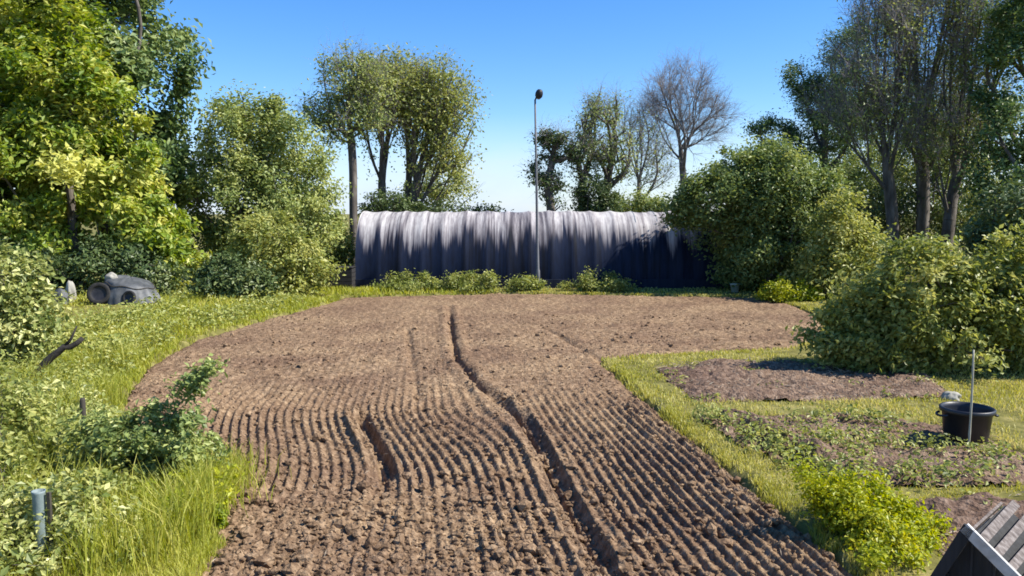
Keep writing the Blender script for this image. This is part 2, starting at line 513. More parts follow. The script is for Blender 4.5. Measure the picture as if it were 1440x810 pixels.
# loose clods on the tilled soil
def clod_stuff():
    ico = bmesh.new(); bmesh.ops.create_icosphere(ico, subdivisions=1, radius=1)
    iv = np.array([v.co[:] for v in ico.verts]); ifc = np.array([[v.index for v in f.verts] for f in ico.faces]); ico.free()
    n = 34000
    D = np.exp(RNG.uniform(math.log(5.0), math.log(24), n))
    x = RNG.uniform(-0.55, 0.45, n) * np.maximum(D, 6.5)
    keep = RNG.random(n) < (0.22 + 0.8 * sstep(9.5, 7.0, D) * sstep(1.0, -0.8, x) + 0.25 * (fbm(x, D, 91, 2) > 0.55))
    x, D = x[keep], D[keep]
    z, s = field_height(x, D)
    k = s > 0.1
    x, D, z = x[k], D[k], z[k]
    r = np.clip(RNG.lognormal(math.log(0.0155), 0.6, len(x)), 0.006, 0.07) * np.where(D < 9, 1.15, 1.0)
    sc = RNG.uniform(0.7, 1.3, (len(x), 1, 3)) * r[:, None, None]
    jit = RNG.uniform(0.72, 1.25, (len(x), len(iv), 1))
    V = iv[None] * jit * sc
    V[:, :, 2] *= 0.75
    V += np.c_[x, D, z + r * 0.25][:, None, :]
    Fa = ifc[None] + (np.arange(len(x)) * len(iv))[:, None, None]
    o = mesh_np('loose_soil_clods', V.reshape(-1, 3), Fa.reshape(-1, 3), M['soil'])
    tag(o, 'loose lumps of soil scattered over the tilled field', 'soil clods', kind='stuff')
clod_stuff()

# ------------------------------------------------------------------ foliage
def unit(v):
    return v / np.maximum(np.linalg.norm(v, axis=-1, keepdims=True), 1e-9)

def leaves(name, C, Nrm, L, W, mat, parent, tint):
    n = len(C)
    Nrm = unit(Nrm)
    ax = unit(np.cross(Nrm, unit(RNG.normal(size=(n, 3)))))
    sd_ = np.cross(Nrm, ax)
    L = L[:, None]; W = W[:, None]
    v0 = C - ax * L * 0.5
    vt = C + ax * L * 0.5 - Nrm * L * 0.12
    mid = C - ax * L * 0.02
    vl = mid + sd_ * W * 0.5 + Nrm * W * 0.14
    vr = mid - sd_ * W * 0.5 + Nrm * W * 0.14
    V = np.stack([v0, vl, vr, vt], 1).reshape(-1, 3)
    b = np.arange(n)[:, None] * 4
    Fa = np.concatenate([b + np.array([[0, 3, 1]]), b + np.array([[0, 2, 3]])], 0)
    return mesh_np(name, V, Fa, mat, parent, np.repeat(tint, 4))

def tube_edges(name, P0, P1, r0, r1, mat, parent, n=5):
    t = unit(P1 - P0)
    ref = np.where(np.abs(t[:, 2:3]) < 0.9, np.array([[0, 0, 1.0]]), np.array([[1.0, 0, 0]]))
    a = unit(np.cross(t, ref)); b = np.cross(t, a)
    ang = np.arange(n) * 2 * math.pi / n
    ring = a[:, None, :] * np.cos(ang)[None, :, None] + b[:, None, :] * np.sin(ang)[None, :, None]
    V = np.stack([P0[:, None] + ring * r0[:, None, None], P1[:, None] + ring * r1[:, None, None]], 1).reshape(-1, 3)
    m = len(P0)
    base = np.arange(m)[:, None] * 2 * n
    k = np.arange(n)
    q = np.stack([k, (k + 1) % n, (k + 1) % n + n, k + n], 1)
    Fa = (base[:, :, None] + q[None]).reshape(-1, 4)
    return mesh_np(name, V, Fa, mat, parent, smooth=True)

def sample_lobes(lobes, n, shell, gap=0.3):
    """points inside a union of ellipsoids given as (centre, radii); shell>0 pushes them to the outside"""
    vol = np.array([np.prod(l[1]) ** 0.85 for l in lobes]); vol /= vol.sum()
    which = RNG.choice(len(lobes), n, p=vol)
    d = unit(RNG.normal(size=(n, 3)))
    r = RNG.random(n) ** (1 / 3.0)
    r = shell * (0.72 + 0.28 * r) + (1 - shell) * r
    r = r * (0.78 + 0.46 * vnoise(d[:, 0] * 2.1 + which * 3.7, d[:, 1] * 2.1 + d[:, 2] * 2.6, 501))
    r = r * np.where(RNG.random(n) < 0.05, 1.12, 1.0)
    C = np.array([l[0] for l in lobes]); Rd = np.array([l[1] for l in lobes])
    P = C[which] + d * r[:, None] * Rd[which]
    f = 2.6 / max(Rd.mean(), 0.05)
    g = vnoise(P[:, 0] * f + P[:, 2] * f * 0.6, P[:, 2] * f * 0.9 - P[:, 1] * f * 0.7, 511)
    return P[g > gap], C.mean(0)

def skeleton(starts, A, bf):
    """greedy spanning tree that trades total length against path length back to the root"""
    nodes = [np.asarray(s, float) for s in starts[0]]
    par = list(starts[1]); path = [0.0] * len(nodes)
    for i in range(len(nodes)):
        if par[i] >= 0:
            path[i] = path[par[i]] + np.linalg.norm(nodes[i] - nodes[par[i]])
    allow = starts[2]
    best = np.full(len(A), 1e18); who = np.zeros(len(A), int); live = np.ones(len(A), bool)
    for i in allow:
        c = np.linalg.norm(A - nodes[i], axis=1) + bf * path[i]
        m = c < best; best[m] = c[m]; who[m] = i
    for _ in range(len(A)):
        j = int(np.argmin(np.where(live, best, 1e18)))
        live[j] = False
        i = int(who[j])
        p0, p1 = nodes[i], A[j]
        d = np.linalg.norm(p1 - p0)
        prev = i
        k = max(1, int(d / 0.9))
        for q in range(1, k + 1):
            f = q / k
            p = p0 + (p1 - p0) * f
            if q < k:
                p = p + RNG.normal(size=3) * 0.06 * d / k + np.array([0, 0, -0.05 * d * math.sin(math.pi * f)])
            nodes.append(p); par.append(prev)
            path.append(path[prev] + np.linalg.norm(p - nodes[prev]))
            prev = len(nodes) - 1
            c = np.linalg.norm(A - p, axis=1) + bf * path[-1]
            m = live & (c < best)
            best[m] = c[m]; who[m] = prev
    return np.array(nodes), np.array(par)

def lobes_px(spec, Y, deep=1.0):
    out = []
    for s in spec:
        px, py, rx, ry = s[:4]
        dy = s[4] if len(s) > 4 else 0.0
        y = Y + dy
        c = at(px, py, y)
        ax, az = rx / F * y, ry / F * y
        out.append((c, np.array([ax, (ax * 0.6 + az * 0.4) * deep, az])))
    return out

def plant(name, label, cat, Y, lobes, base_px, mat, n_att=260, n_leaf=20000, leaf=0.13, clump=0.3, r_base=0.18, shell=0.5, bf=0.35,
          trunk_top=None, bark='bark', group=None, stems=1, twigs=0, twig_len=0.5, twig_mat='twig', up=0.6, parts=('trunk', 'crown'),
          leaf_ratio=0.55, low=0.12, deep=1.0, tint_bias=0.0, thin=0.008, gap=0.3, wild=0.08, sides=6, taper=0.5, lean_k=1.0):
    """a tree or shrub: trunk and limbs grown towards points in its crown, leaves in clumps round the outer twigs"""
    bx = at(base_px, 300, Y)[0]
    gz = float(ground_z(bx, Y))
    root = thing(name, (bx, Y, gz), label, cat, group)
    off = np.array([bx, Y, gz])
    lob = [(c - off, r) for c, r in lobes_px(lobes, Y, deep)]
    A, cen = sample_lobes(lob, int(n_att * 1.3), shell, gap)
    k_ = RNG.random(len(A)) < wild
    A[k_] = cen + (A[k_] - cen) * RNG.uniform(1.05, 1.35, (int(k_.sum()), 1))
    A = A[A[:, 2] > low]
    top = trunk_top if trunk_top is not None else max(0.3, min(c[2] - r[2] * 0.8 for c, r in lob))
    nodes, par, allow = [], [], []
    for s in range(stems):
        ox = RNG.normal(size=2) * (0.0 if stems == 1 else 0.10 + 0.02 * stems)
        lean = RNG.normal(size=2) * (0.03 if stems == 1 else 0.16)
        if stems == 1:
            lean = (cen[:2] * 0.5) / max(top, 1.0) * 0.5 * lean_k
        k = max(2, int(top / 0.45))
        for q in range(k + 1):
            z = -0.12 + (top + 0.12) * q / k
            w = RNG.normal(size=2) * 0.03 * (q > 0)
            nodes.append(np.array([ox[0] * min(q, 1) + lean[0] * max(z, 0) + w[0], ox[1] * min(q, 1) + lean[1] * max(z, 0) + w[1], z]))
            par.append(-1 if q == 0 else len(nodes) - 2)
            if z > top * (0.62 if stems == 1 else 0.3):
                allow.append(len(nodes) - 1)
    nd, pr = skeleton((nodes, par, allow), A, bf)
    n = len(nd)
    kids = np.zeros(n, int); w = np.zeros(n)
    for i in range(n - 1, -1, -1):
        if kids[i] == 0:
            w[i] = 1.0
        if pr[i] >= 0:
            w[pr[i]] += w[i]; kids[pr[i]] += 1
    main = np.full(n, -1)
    for i in range(n):
        if pr[i] >= 0 and (main[pr[i]] < 0 or w[i] > w[main[pr[i]]]):
            main[pr[i]] = i
    mid = np.where((pr >= 0) & (main >= 0))[0]
    for _ in range(4):
        nd[mid] = 0.4 * nd[mid] + 0.3 * nd[pr[mid]] + 0.3 * nd[main[mid]]
    rad = w ** taper
    rb = max(rad[i] for i in range(n) if pr[i] < 0)
    rad = np.maximum(rad * r_base / rb, thin)
    e = np.where(pr >= 0)[0]
    P0, P1 = nd[pr[e]], nd[e]
    r1 = rad[e]; r0 = np.minimum(rad[pr[e]], r1 * 1.35 + 0.004)
    isb = np.isin(pr[e], [i for i in range(n) if pr[i] < 0])
    r0[isb] = rad[pr[e]][isb] * 1.35
    tube_edges(parts[0], P0, P1, r0, r1, M[bark], root, sides)
    tips = np.where(w <= 3)[0]
    if twigs:
        T = np.repeat(tips, twigs)
        d0 = unit(nd[T] - nd[np.maximum(pr[T], 0)])
        segs = []
        p = nd[T].copy()
        d = unit(d0 * 0.9 + RNG.normal(size=d0.shape) * 0.55 + np.array([0, 0, 0.25]))
        rr = np.full(len(T), thin * 0.9)
        starts_ = p.copy()
        for q in range(3):
            l = twig_len * RNG.uniform(0.2, 0.5, (len(T), 1))
            p2 = p + d * l
            segs.append((p, p2, rr, rr * 0.72))
            # side shoots
            ds = unit(d + RNG.normal(size=d.shape) * 0.7)
            segs.append((p2, p2 + ds * l * 0.8, rr * 0.6, rr * 0.4))
            p = p2; rr = rr * 0.72
            d = unit(d + RNG.normal(size=d.shape) * 0.35)
        a = [np.concatenate([s[k] for s in segs]) for k in range(4)]
        tube_edges('twigs', a[0], a[1], a[2], a[3], M[twig_mat], root, 3)
    if n_leaf:
        k = max(1, n_leaf // len(tips))
        T = np.repeat(tips, k)
        size_c = RNG.uniform(0.6, 1.25, len(tips))
        C = nd[T] + RNG.normal(size=(len(T), 3)) * clump * np.repeat(size_c, k)[:, None] * np.array([1, 1, 0.8])
        keep = C[:, 2] > 0.02
        C, T = C[keep], T[keep]
        rep = np.repeat(RNG.normal(0, 0.2, len(tips)), k)[keep]
        outw = unit(C - cen)
        Nrm = outw * 0.45 + np.array([0, 0, up]) + RNG.normal(size=C.shape) * 0.55
        L = leaf * RNG.uniform(0.65, 1.35, len(C))
        tint = np.clip(0.46 + tint_bias + rep + RNG.normal(0, 0.2, len(C)), 0, 1)
        leaves(parts[1], C, Nrm, L, L * leaf_ratio, M[mat], root, tint)
    return root

TREE = ('trunk', 'crown'); SHRUB = ('stems', 'foliage')
FAR_TREES = 'trees standing behind the polytunnel'
# --- left side
plant('broadleaf_tree', 'tall dark green tree rising behind the yellow-green tree at the left', 'tree', 33.0,
      [(150, 40, 105, 110), (205, 120, 62, 105), (60, 20, 110, 100), (120, -60, 120, 80), (120, 190, 110, 90), (225, 220, 42, 66), (10, 30, 110, 90), (235, 290, 40, 50)], 150, 'l_deep',
      n_att=420, n_leaf=60000, leaf=0.26, clump=0.42, r_base=0.3, shell=0.5, trunk_top=2.6, gap=0.4, tint_bias=0.1)
plant('broadleaf_tree', 'large yellow-green leafy tree at the left edge of the garden', 'tree', 29.0,
      [(40, 110, 95, 90), (20, 30, 90, 70), (150, 235, 80, 78), (45, 240, 100, 100), (110, 320, 95, 62), (205, 315, 48, 66), (10, 330, 70, 50), (100, 150, 70, 66), (200, 360, 52, 34), (-60, 210, 90, 120)],
      105, 'l_yellow', n_att=640, n_leaf=105000, leaf=0.235, clump=0.31, r_base=0.26, shell=0.55, trunk_top=1.8, gap=0.42, tint_bias=0.17)
plant('round_tree', 'round dark olive tree between the yellow-green tree and the polytunnel', 'tree', 33.5,
      [(345, 205, 66, 62), (335, 290, 62, 80), (400, 235, 58, 72), (440, 310, 40, 60), (385, 300, 70, 75), (310, 370, 40, 40), (355, 175, 48, 34)], 370, 'l_olive',
      n_att=420, n_leaf=52000, leaf=0.155, clump=0.28, r_base=0.24, shell=0.6, trunk_top=1.2, tint_bias=0.16, gap=0.22)
plant('shrub', 'yellowish shrub at the foot of the round olive tree', 'shrub', 28.8,
      [(372, 350, 45, 42), (420, 370, 38, 34), (345, 385, 30, 28), (395, 395, 55, 20)], 380, 'l_fresh',
      n_att=160, n_leaf=15000, leaf=0.15, clump=0.24, r_base=0.06, stems=5, parts=SHRUB, tint_bias=0.12)
plant('shrub', 'olive shrub behind the dark compost bin beside the polytunnel', 'shrub', 34.5,
      [(462, 345, 30, 36), (478, 372, 22, 24), (448, 375, 26, 28), (470, 320, 16, 20)], 465, 'l_olive', n_att=140, n_leaf=11000, leaf=0.15, clump=0.22, r_base=0.06, stems=4, parts=SHRUB, tint_bias=0.1)
plant('shrub', 'low dark shrub on the grass below the yellowish shrub', 'shrub', 26.6,
      [(325, 395, 42, 30), (300, 410, 25, 18), (355, 412, 28, 14)], 325, 'l_dark', n_att=100, n_leaf=9000, leaf=0.15, clump=0.2, r_base=0.05, stems=4, parts=SHRUB)
plant('shrub', 'dark shrub under the yellow-green tree behind the grey tarpaulin heap', 'shrub', 27.2,
      [(60, 385, 65, 32), (225, 395, 35, 22), (150, 370, 60, 22)], 90, 'l_dark', n_att=130, n_leaf=12000, leaf=0.16, clump=0.22, r_base=0.05, stems=5, parts=SHRUB)
plant('shrub', 'pale green bush overhanging the verge at the left edge', 'shrub', 15.0,
      [(5, 400, 48, 40), (25, 440, 50, 45), (-40, 430, 60, 90), (-10, 500, 45, 55), (45, 470, 38, 35)], 5, 'l_pale',
      n_att=170, n_leaf=15000, leaf=0.125, clump=0.18, r_base=0.05, stems=6, parts=SHRUB, tint_bias=0.1)
# --- behind the polytunnel
plant('slender_tree', 'slender tree with a bare upright trunk at the left end of the polytunnel', 'tree', 38.5,
      [(487, 116, 45, 32), (452, 158, 28, 22), (520, 130, 34, 36), (500, 168, 46, 26), (470, 195, 25, 14), (500, 92, 24, 14)], 497, 'l_olive', n_att=260, n_leaf=8500, leaf=0.15, clump=0.3,
      r_base=0.2, shell=0.5, trunk_top=7.2, bf=0.45, twigs=3, twig_len=0.9, lean_k=0.2, tint_bias=0.1)
plant('spreading_tree', 'tall tree with a rounded spreading crown behind the left half of the polytunnel', 'tree', 41.5,
      [(548, 116, 58, 30), (605, 132, 55, 42), (638, 180, 32, 54), (535, 155, 40, 36), (590, 160, 55, 40), (570, 130, 60, 40), (648, 228, 18, 26), (600, 215, 34, 24)], 550, 'l_fresh',
      n_att=760, n_leaf=27000, leaf=0.165, clump=0.4, tint_bias=0.12, r_base=0.25, shell=0.55, trunk_top=4.2, bf=0.9, stems=5, twigs=2, twig_len=0.8, gap=0.24)
plant('small_tree', 'small pale green tree seen under the spreading crown', 'tree', 52.0,
      [(625, 258, 34, 28), (595, 275, 28, 20)], 620, 'l_pale', n_att=90, n_leaf=6000, leaf=0.17, clump=0.35, r_base=0.12, tint_bias=0.1)
plant('hedge_shrub', 'low dark evergreen shrub behind the ridge at the foot of the spreading tree', 'shrub', 39.5,
      [(545, 288, 30, 15), (525, 297, 20, 10), (575, 296, 22, 9)], 545, 'l_dark', n_att=70, n_leaf=5000, leaf=0.15, clump=0.22, r_base=0.06, stems=4, parts=SHRUB)
plant('hedge_shrub', 'thin dark hedge plant showing over the middle of the ridge', 'shrub', 40.0,
      [(625, 298, 42, 9), (680, 299, 30, 7)], 640, 'l_dark', n_att=70, n_leaf=3600, leaf=0.14, clump=0.2, r_base=0.05, stems=4, parts=SHRUB)
plant('gnarled_tree', 'small dark gnarled tree just to the right of the tall lamp post', 'tree', 40.0,
      [(762, 240, 20, 20), (792, 208, 20, 22), (778, 262, 16, 22), (815, 215, 14, 18), (775, 195, 22, 12)], 774, 'l_dark', n_att=130, n_leaf=5600, leaf=0.15, clump=0.2,
      r_base=0.24, shell=0.5, trunk_top=4.0, twigs=3, twig_len=0.8, twig_mat='twig_dark')
plant('ivy_clad_tree', 'sparse tree with dark ivy round its lower trunks, right of the gnarled tree', 'tree', 41.5,
      [(845, 185, 34, 44), (825, 230, 22, 40), (870, 225, 26, 40), (850, 150, 24, 20)], 832, 'l_olive', n_att=240, n_leaf=5200, leaf=0.14, clump=0.28,
      r_base=0.27, shell=0.45, trunk_top=2.6, bf=0.5, stems=3, twigs=4, twig_len=0.9)
plant('ivy_shrub', 'dark ivy mound around the foot of the sparse tree', 'shrub', 41.0,
      [(832, 275, 26, 26), (845, 290, 30, 14)], 836, 'l_dark', n_att=70, n_leaf=5200, leaf=0.15, clump=0.22, r_base=0.06, stems=3, parts=SHRUB)
plant('hedge_shrub', 'mid green hedge shrub behind the right half of the ridge', 'shrub', 42.5,
      [(880, 285, 26, 16), (905, 292, 28, 12), (930, 297, 30, 8)], 890, 'l_olive', n_att=70, n_leaf=4600, leaf=0.15, clump=0.25, r_base=0.06, stems=4, parts=SHRUB)
plant('young_bare_tree', 'thin young bare tree between the sparse tree and the round bare tree', 'tree', 45.0,
      [(905, 205, 28, 46), (890, 180, 20, 24), (918, 240, 26, 36)], 903, 'l_olive', n_att=190, n_leaf=1500, leaf=0.13, clump=0.3, r_base=0.14, shell=0.4, trunk_top=2.6,
      bf=0.5, bark='bark_grey', twigs=5, twig_len=1.0)
plant('bare_tree', 'bare grey tree with a round twiggy crown above the dark bush', 'tree', 46.0,
      [(960, 140, 46, 44), (935, 165, 30, 40), (990, 165, 34, 34), (1015, 168, 18, 20), (965, 190, 36, 30)], 960, 'l_olive', n_att=340, n_leaf=0, r_base=0.2, shell=0.55,
      trunk_top=5.0, bf=0.55, bark='bark_grey', twigs=8, twig_len=1.0, thin=0.009, taper=0.56)
# --- right side
plant('pine_tree', 'dark pine with layered boughs left of the tall twiggy trees', 'tree', 47.0,
      [(1128, 112, 26, 24), (1160, 135, 40, 36), (1092, 180, 32, 18), (1165, 185, 50, 30), (1140, 222, 60, 20), (1200, 120, 45, 60), (1100, 212, 32, 16), (1185, 75, 30, 30)], 1160, 'l_deep',
      n_att=340, n_leaf=34000, leaf=0.17, clump=0.32, r_base=0.3, shell=0.5, trunk_top=7.0, leaf_ratio=0.4, tint_bias=-0.12)
plant('twiggy_tree', 'tall twiggy tree with purplish crown on the leftmost of three dark trunks', 'tree', 36.5,
      [(1230, 80, 60, 65), (1205, 135, 52, 60), (1260, 10, 55, 60), (1250, 170, 50, 55)], 1262, 'l_olive', n_att=420, n_leaf=11000, leaf=0.13, clump=0.4, r_base=0.26,
      shell=0.4, trunk_top=3.6, bf=0.85, twigs=8, twig_len=1.1, twig_mat='twig_dark', thin=0.009, taper=0.6)
plant('twiggy_tree', 'tall twiggy tree with a dense purplish top on the middle of three dark trunks', 'tree', 38.0,
      [(1300, 40, 60, 75), (1330, 110, 52, 70), (1285, 130, 45, 60), (1310, -40, 70, 60)], 1298, 'l_olive', n_att=440, n_leaf=11000, leaf=0.13, clump=0.36, r_base=0.29,
      shell=0.4, trunk_top=4.2, bf=0.85, twigs=8, twig_len=1.1, twig_mat='twig_dark', thin=0.009, taper=0.6)
plant('twiggy_tree', 'tall twiggy tree with olive lower boughs on the rightmost of three dark trunks', 'tree', 36.0,
      [(1370, 60, 50, 60), (1365, 140, 55, 60), (1345, 200, 60, 40), (1390, 0, 60, 60)], 1330, 'l_olive', n_att=400, n_leaf=13000, leaf=0.13, clump=0.4, r_base=0.26,
      shell=0.4, trunk_top=3.6, bf=0.85, twigs=7, twig_len=1.1, twig_mat='twig_dark', thin=0.009, taper=0.6)
plant('evergreen_tree', 'dark evergreen with drooping boughs at the right edge of the photograph', 'tree', 33.0,
      [(1420, 100, 45, 50), (1440, 180, 60, 55), (1425, 250, 50, 50), (1450, 40, 50, 50), (1440, 320, 60, 50)], 1445, 'l_deep', n_att=360, n_leaf=26000, leaf=0.17, clump=0.3,
      r_base=0.3, shell=0.6, trunk_top=2.5, tint_bias=-0.1)
plant('woodland_tree', 'leafy olive tree far behind the pine and the twiggy trees', 'tree', 56.0,
      [(1215, 215, 55, 60), (1260, 170, 50, 60), (1200, 270, 60, 40), (1150, 275, 40, 30)], 1225, 'l_olive', n_att=200, n_leaf=14000, leaf=0.2, clump=0.45, r_base=0.25, trunk_top=2.0)
plant('woodland_tree', 'leafy pale green tree glimpsed between the dark trunks', 'tree', 54.0,
      [(1300, 230, 55, 55), (1350, 190, 50, 60), (1380, 250, 50, 50), (1300, 165, 45, 45)], 1335, 'l_fresh', n_att=200, n_leaf=14000, leaf=0.2, clump=0.45, r_base=0.25, trunk_top=2.0)
plant('understory_shrub', 'olive shrub filling the gap below the leftmost twiggy tree', 'shrub', 41.5,
      [(1225, 255, 45, 50), (1215, 300, 40, 40), (1250, 310, 35, 35)], 1228, 'l_olive', n_att=170, n_leaf=11000, leaf=0.15, clump=0.3, r_base=0.07, stems=5, parts=SHRUB)
plant('understory_shrub', 'pale olive shrub between the dark trunks and the evergreen', 'shrub', 40.5,
      [(1370, 270, 45, 40), (1350, 310, 45, 35), (1390, 320, 40, 30)], 1365, 'l_fresh', n_att=150, n_leaf=9000, leaf=0.15, clump=0.3, r_base=0.07, stems=5, parts=SHRUB)
plant('understory_shrub', 'dark low shrub around the feet of the three dark trunks', 'shrub', 39.5,
      [(1290, 290, 60, 40), (1240, 300, 45, 35), (1330, 300, 40, 40), (1290, 235, 60, 40)], 1290, 'l_dark', n_att=150, n_leaf=9000, leaf=0.16, clump=0.35, r_base=0.07, stems=5, parts=SHRUB)
plant('large_bush', 'large dark green dome-shaped bush covering the right end of the polytunnel', 'bush', 31.0,
      [(1075, 280, 70, 68), (1000, 290, 46, 52), (1130, 300, 56, 66), (1085, 345, 70, 58), (1130, 365, 55, 45), (1050, 370, 38, 38), (968, 296, 28, 30), (1050, 255, 52, 45)], 1075, 'l_olive',
      n_att=620, n_leaf=78000, leaf=0.145, clump=0.25, r_base=0.1, shell=0.55, stems=8, parts=SHRUB, tint_bias=-0.24, gap=0.22, wild=0.03)
plant('shrub', 'yellow-green shrub on the sunny flank of the large dark bush', 'shrub', 28.2,
      [(1180, 330, 36, 50), (1165, 375, 40, 38), (1205, 365, 36, 40)], 1182, 'l_fresh', n_att=170, n_leaf=13000, leaf=0.14, clump=0.24, r_base=0.06, stems=5, parts=SHRUB, tint_bias=0.2)
plant('large_bush', 'broad sunlit green bush with a dark base beside the bare dug bed', 'bush', 15.2,
      [(1290, 410, 75, 58), (1205, 440, 42, 44), (1370, 420, 65, 65), (1240, 475, 62, 44), (1330, 475, 90, 55), (1430, 450, 60, 75), (1180, 478, 30, 28), (1320, 365, 42, 28), (1480, 400, 60, 80)], 1310,
      'l_fresh', n_att=560, n_leaf=52000, leaf=0.115, clump=0.16, r_base=0.07, shell=0.55, stems=9, parts=SHRUB, tint_bias=0.08, gap=0.42, wild=0.16)
plant('shrub', 'dark shrub behind the broad sunlit bush at the right edge', 'shrub', 20.0,
      [(1430, 320, 50, 55), (1460, 370, 50, 50), (1400, 350, 30, 35)], 1440, 'l_dark', n_att=130, n_leaf=10000, leaf=0.13, clump=0.22, r_base=0.06, stems=5, parts=SHRUB)
plant('lime_bush', 'bright lime green leafy clump beside the field edge near the shed roof', 'bush', 7.3,
      [(1205, 718, 56, 24), (1255, 742, 56, 30), (1285, 780, 48, 44, -0.3), (1235, 790, 55, 44, -0.4), (1170, 697, 34, 18), (1265, 815, 60, 40, -0.7)], 1235, 'l_lime',
      n_att=330, n_leaf=22000, leaf=0.046, clump=0.07, r_base=0.012, shell=0.3, wild=0.25, gap=0.36, stems=10, parts=SHRUB, low=0.03, thin=0.002, sides=4)
plant('weed_clump', 'yellow-green weeds at the corner of the field beside the large dark bush', 'weeds', 27.6,
      [(1105, 412, 34, 16), (1140, 418, 26, 12), (1080, 416, 16, 8)], 1110, 'l_lime', n_att=80, n_leaf=5000, leaf=0.10, clump=0.12, r_base=0.012, stems=8, parts=SHRUB, thin=0.003, sides=4, low=0.05)
for px, rx, ry, lb in ((578, 38, 15, 'leafy weed clump in front of the polytunnel, nearest its left end'),
                       (662, 42, 15, 'broad weed clump in front of the middle of the polytunnel'),
                       (738, 18, 9, 'small weed clump by the foot of the lamp post'),
                       (840, 38, 14, 'weed clump in front of the polytunnel nearest the large dark bush')):
    plant('weed_clump', lb, 'weeds', 30.9, [(px, 400, rx, ry), (px + rx * 0.6, 403, rx * 0.7, ry * 0.7), (px - rx * 0.7, 404, rx * 0.7, ry * 0.5)], px, 'l_fresh',
          n_att=60, n_leaf=3800, leaf=0.11, clump=0.14, r_base=0.015, stems=7, parts=SHRUB, thin=0.003, sides=4, low=0.05, group='weeds along the polytunnel')
# --- left foreground
plant('bramble_bush', 'dark-leaved bramble bush with an arching shoot over the field edge', 'bush', 8.3,
      [(190, 650, 66, 60), (240, 635, 45, 55), (150, 690, 50, 50), (225, 585, 22, 28), (250, 560, 22, 22), (277, 540, 18, 12), (215, 715, 60, 40), (160, 620, 35, 35)], 195, 'l_olive',
      n_att=420, n_leaf=16000, leaf=0.068, clump=0.075, r_base=0.014, shell=0.2, wild=0.25, gap=0.4, stems=8, parts=SHRUB, low=0.05, thin=0.0025, sides=4, tint_bias=0.02)
plant('leafy_weed', 'pale-leaved weeds at the near left corner below the brambles', 'weeds', 6.7,
      [(60, 765, 80, 45), (150, 780, 70, 40), (-10, 740, 60, 60), (220, 790, 50, 28), (100, 720, 60, 30)], 80, 'l_pale',
      n_att=260, n_leaf=5500, leaf=0.075, clump=0.09, r_base=0.008, shell=0.15, wild=0.35, gap=0.42, stems=10, parts=SHRUB, low=0.03, thin=0.0022, sides=4, tint_bias=0.25)
plant('leafy_weed', 'nettle-like weeds on the verge left of the thin dark post', 'weeds', 8.6,
      [(40, 600, 50, 60), (90, 650, 45, 60), (15, 670, 55, 55), (-20, 590, 45, 80), (75, 590, 35, 40)], 45, 'l_fresh',
      n_att=300, n_leaf=7000, leaf=0.075, clump=0.10, r_base=0.008, shell=0.15, wild=0.35, gap=0.42, stems=12, parts=SHRUB, low=0.03, thin=0.0022, sides=4, tint_bias=0.12)
plant('leafy_weed', 'tall weeds on the verge around the leaning dead branch', 'weeds', 16.0,
      [(10, 480, 36, 20), (150, 505, 50, 18), (110, 540, 50, 20)], 90, 'l_fresh',
      n_att=160, n_leaf=5500, leaf=0.11, clump=0.16, r_base=0.01, shell=0.15, wild=0.35, gap=0.42, stems=12, parts=SHRUB, low=0.03, thin=0.003, sides=4, tint_bias=0.2)

plant('leafy_weed', 'broad leafy weeds on the verge below the leaning dead branch', 'weeds', 11.2,
      [(40, 572, 55, 22), (115, 585, 40, 20), (0, 580, 50, 40)], 60, 'l_pale',
      n_att=240, n_leaf=8000, leaf=0.085, clump=0.10, r_base=0.008, shell=0.15, stems=12, parts=SHRUB, low=0.03, thin=0.0025, sides=4, tint_bias=0.2, wild=0.3, gap=0.4)
plant('leafy_weed', 'leafy weeds between the brambles and the near field edge', 'weeds', 7.5,
      [(250, 722, 42, 22), (200, 745, 50, 25), (150, 735, 40, 30)], 205, 'l_lime',
      n_att=220, n_leaf=6000, leaf=0.06, clump=0.07, r_base=0.007, shell=0.15, stems=10, parts=SHRUB, low=0.03, thin=0.002, sides=4, tint_bias=-0.15, wild=0.3, gap=0.4)
plant('leafy_weed', 'tall leafy weeds crowding the pale blue tree guard', 'weeds', 7.3,
      [(0, 685, 36, 55), (112, 700, 34, 42), (-20, 720, 50, 60)], 30, 'l_fresh',
      n_att=240, n_leaf=6500, leaf=0.068, clump=0.08, r_base=0.008, shell=0.15, stems=10, parts=SHRUB, low=0.03, thin=0.002, sides=4, tint_bias=0.2, wild=0.35, gap=0.4)

# ------------------------------------------------------------------ grass and other ground cover
def blades(name, x, y, hgt, wid, mat, label, cat, tint, z=None):
    n = len(x)
    z = ground_z(x, y) - 0.015 if z is None else z
    B = np.c_[x, y, z]
    a = RNG.uniform(0, 2 * math.pi, n)
    sdv = np.c_[np.cos(a), np.sin(a), np.zeros(n)]
    lean = RNG.uniform(0.1, 0.75, n) * hgt
    la = RNG.uniform(0, 2 * math.pi, n)
    lv = np.c_[np.cos(la), np.sin(la), np.zeros(n)] * lean[:, None]
    upv = np.c_[np.zeros(n), np.zeros(n), hgt]
    w = sdv * wid[:, None] * 0.5
    m = B + upv * 0.6 + lv * 0.35
    t = B + upv * 0.95 + lv
    V = np.stack([B - w, B + w, m - w * 0.8, m + w * 0.8, t], 1).reshape(-1, 3)
    b = np.arange(n)[:, None] * 5
    Fa = np.concatenate([b + np.array([[0, 1, 3]]), b + np.array([[0, 3, 2]]), b + np.array([[2, 3, 4]])], 0)
    o = mesh_np(name, V, Fa, M[mat], None, np.repeat(tint, 5))
    return tag(o, label, cat, kind='stuff')

def cover_points(n, lo, hi, tmin, tmax):
    D = np.exp(RNG.uniform(math.log(lo), math.log(hi), n))
    x = RNG.uniform(tmin, tmax, n) * D
    return x, D

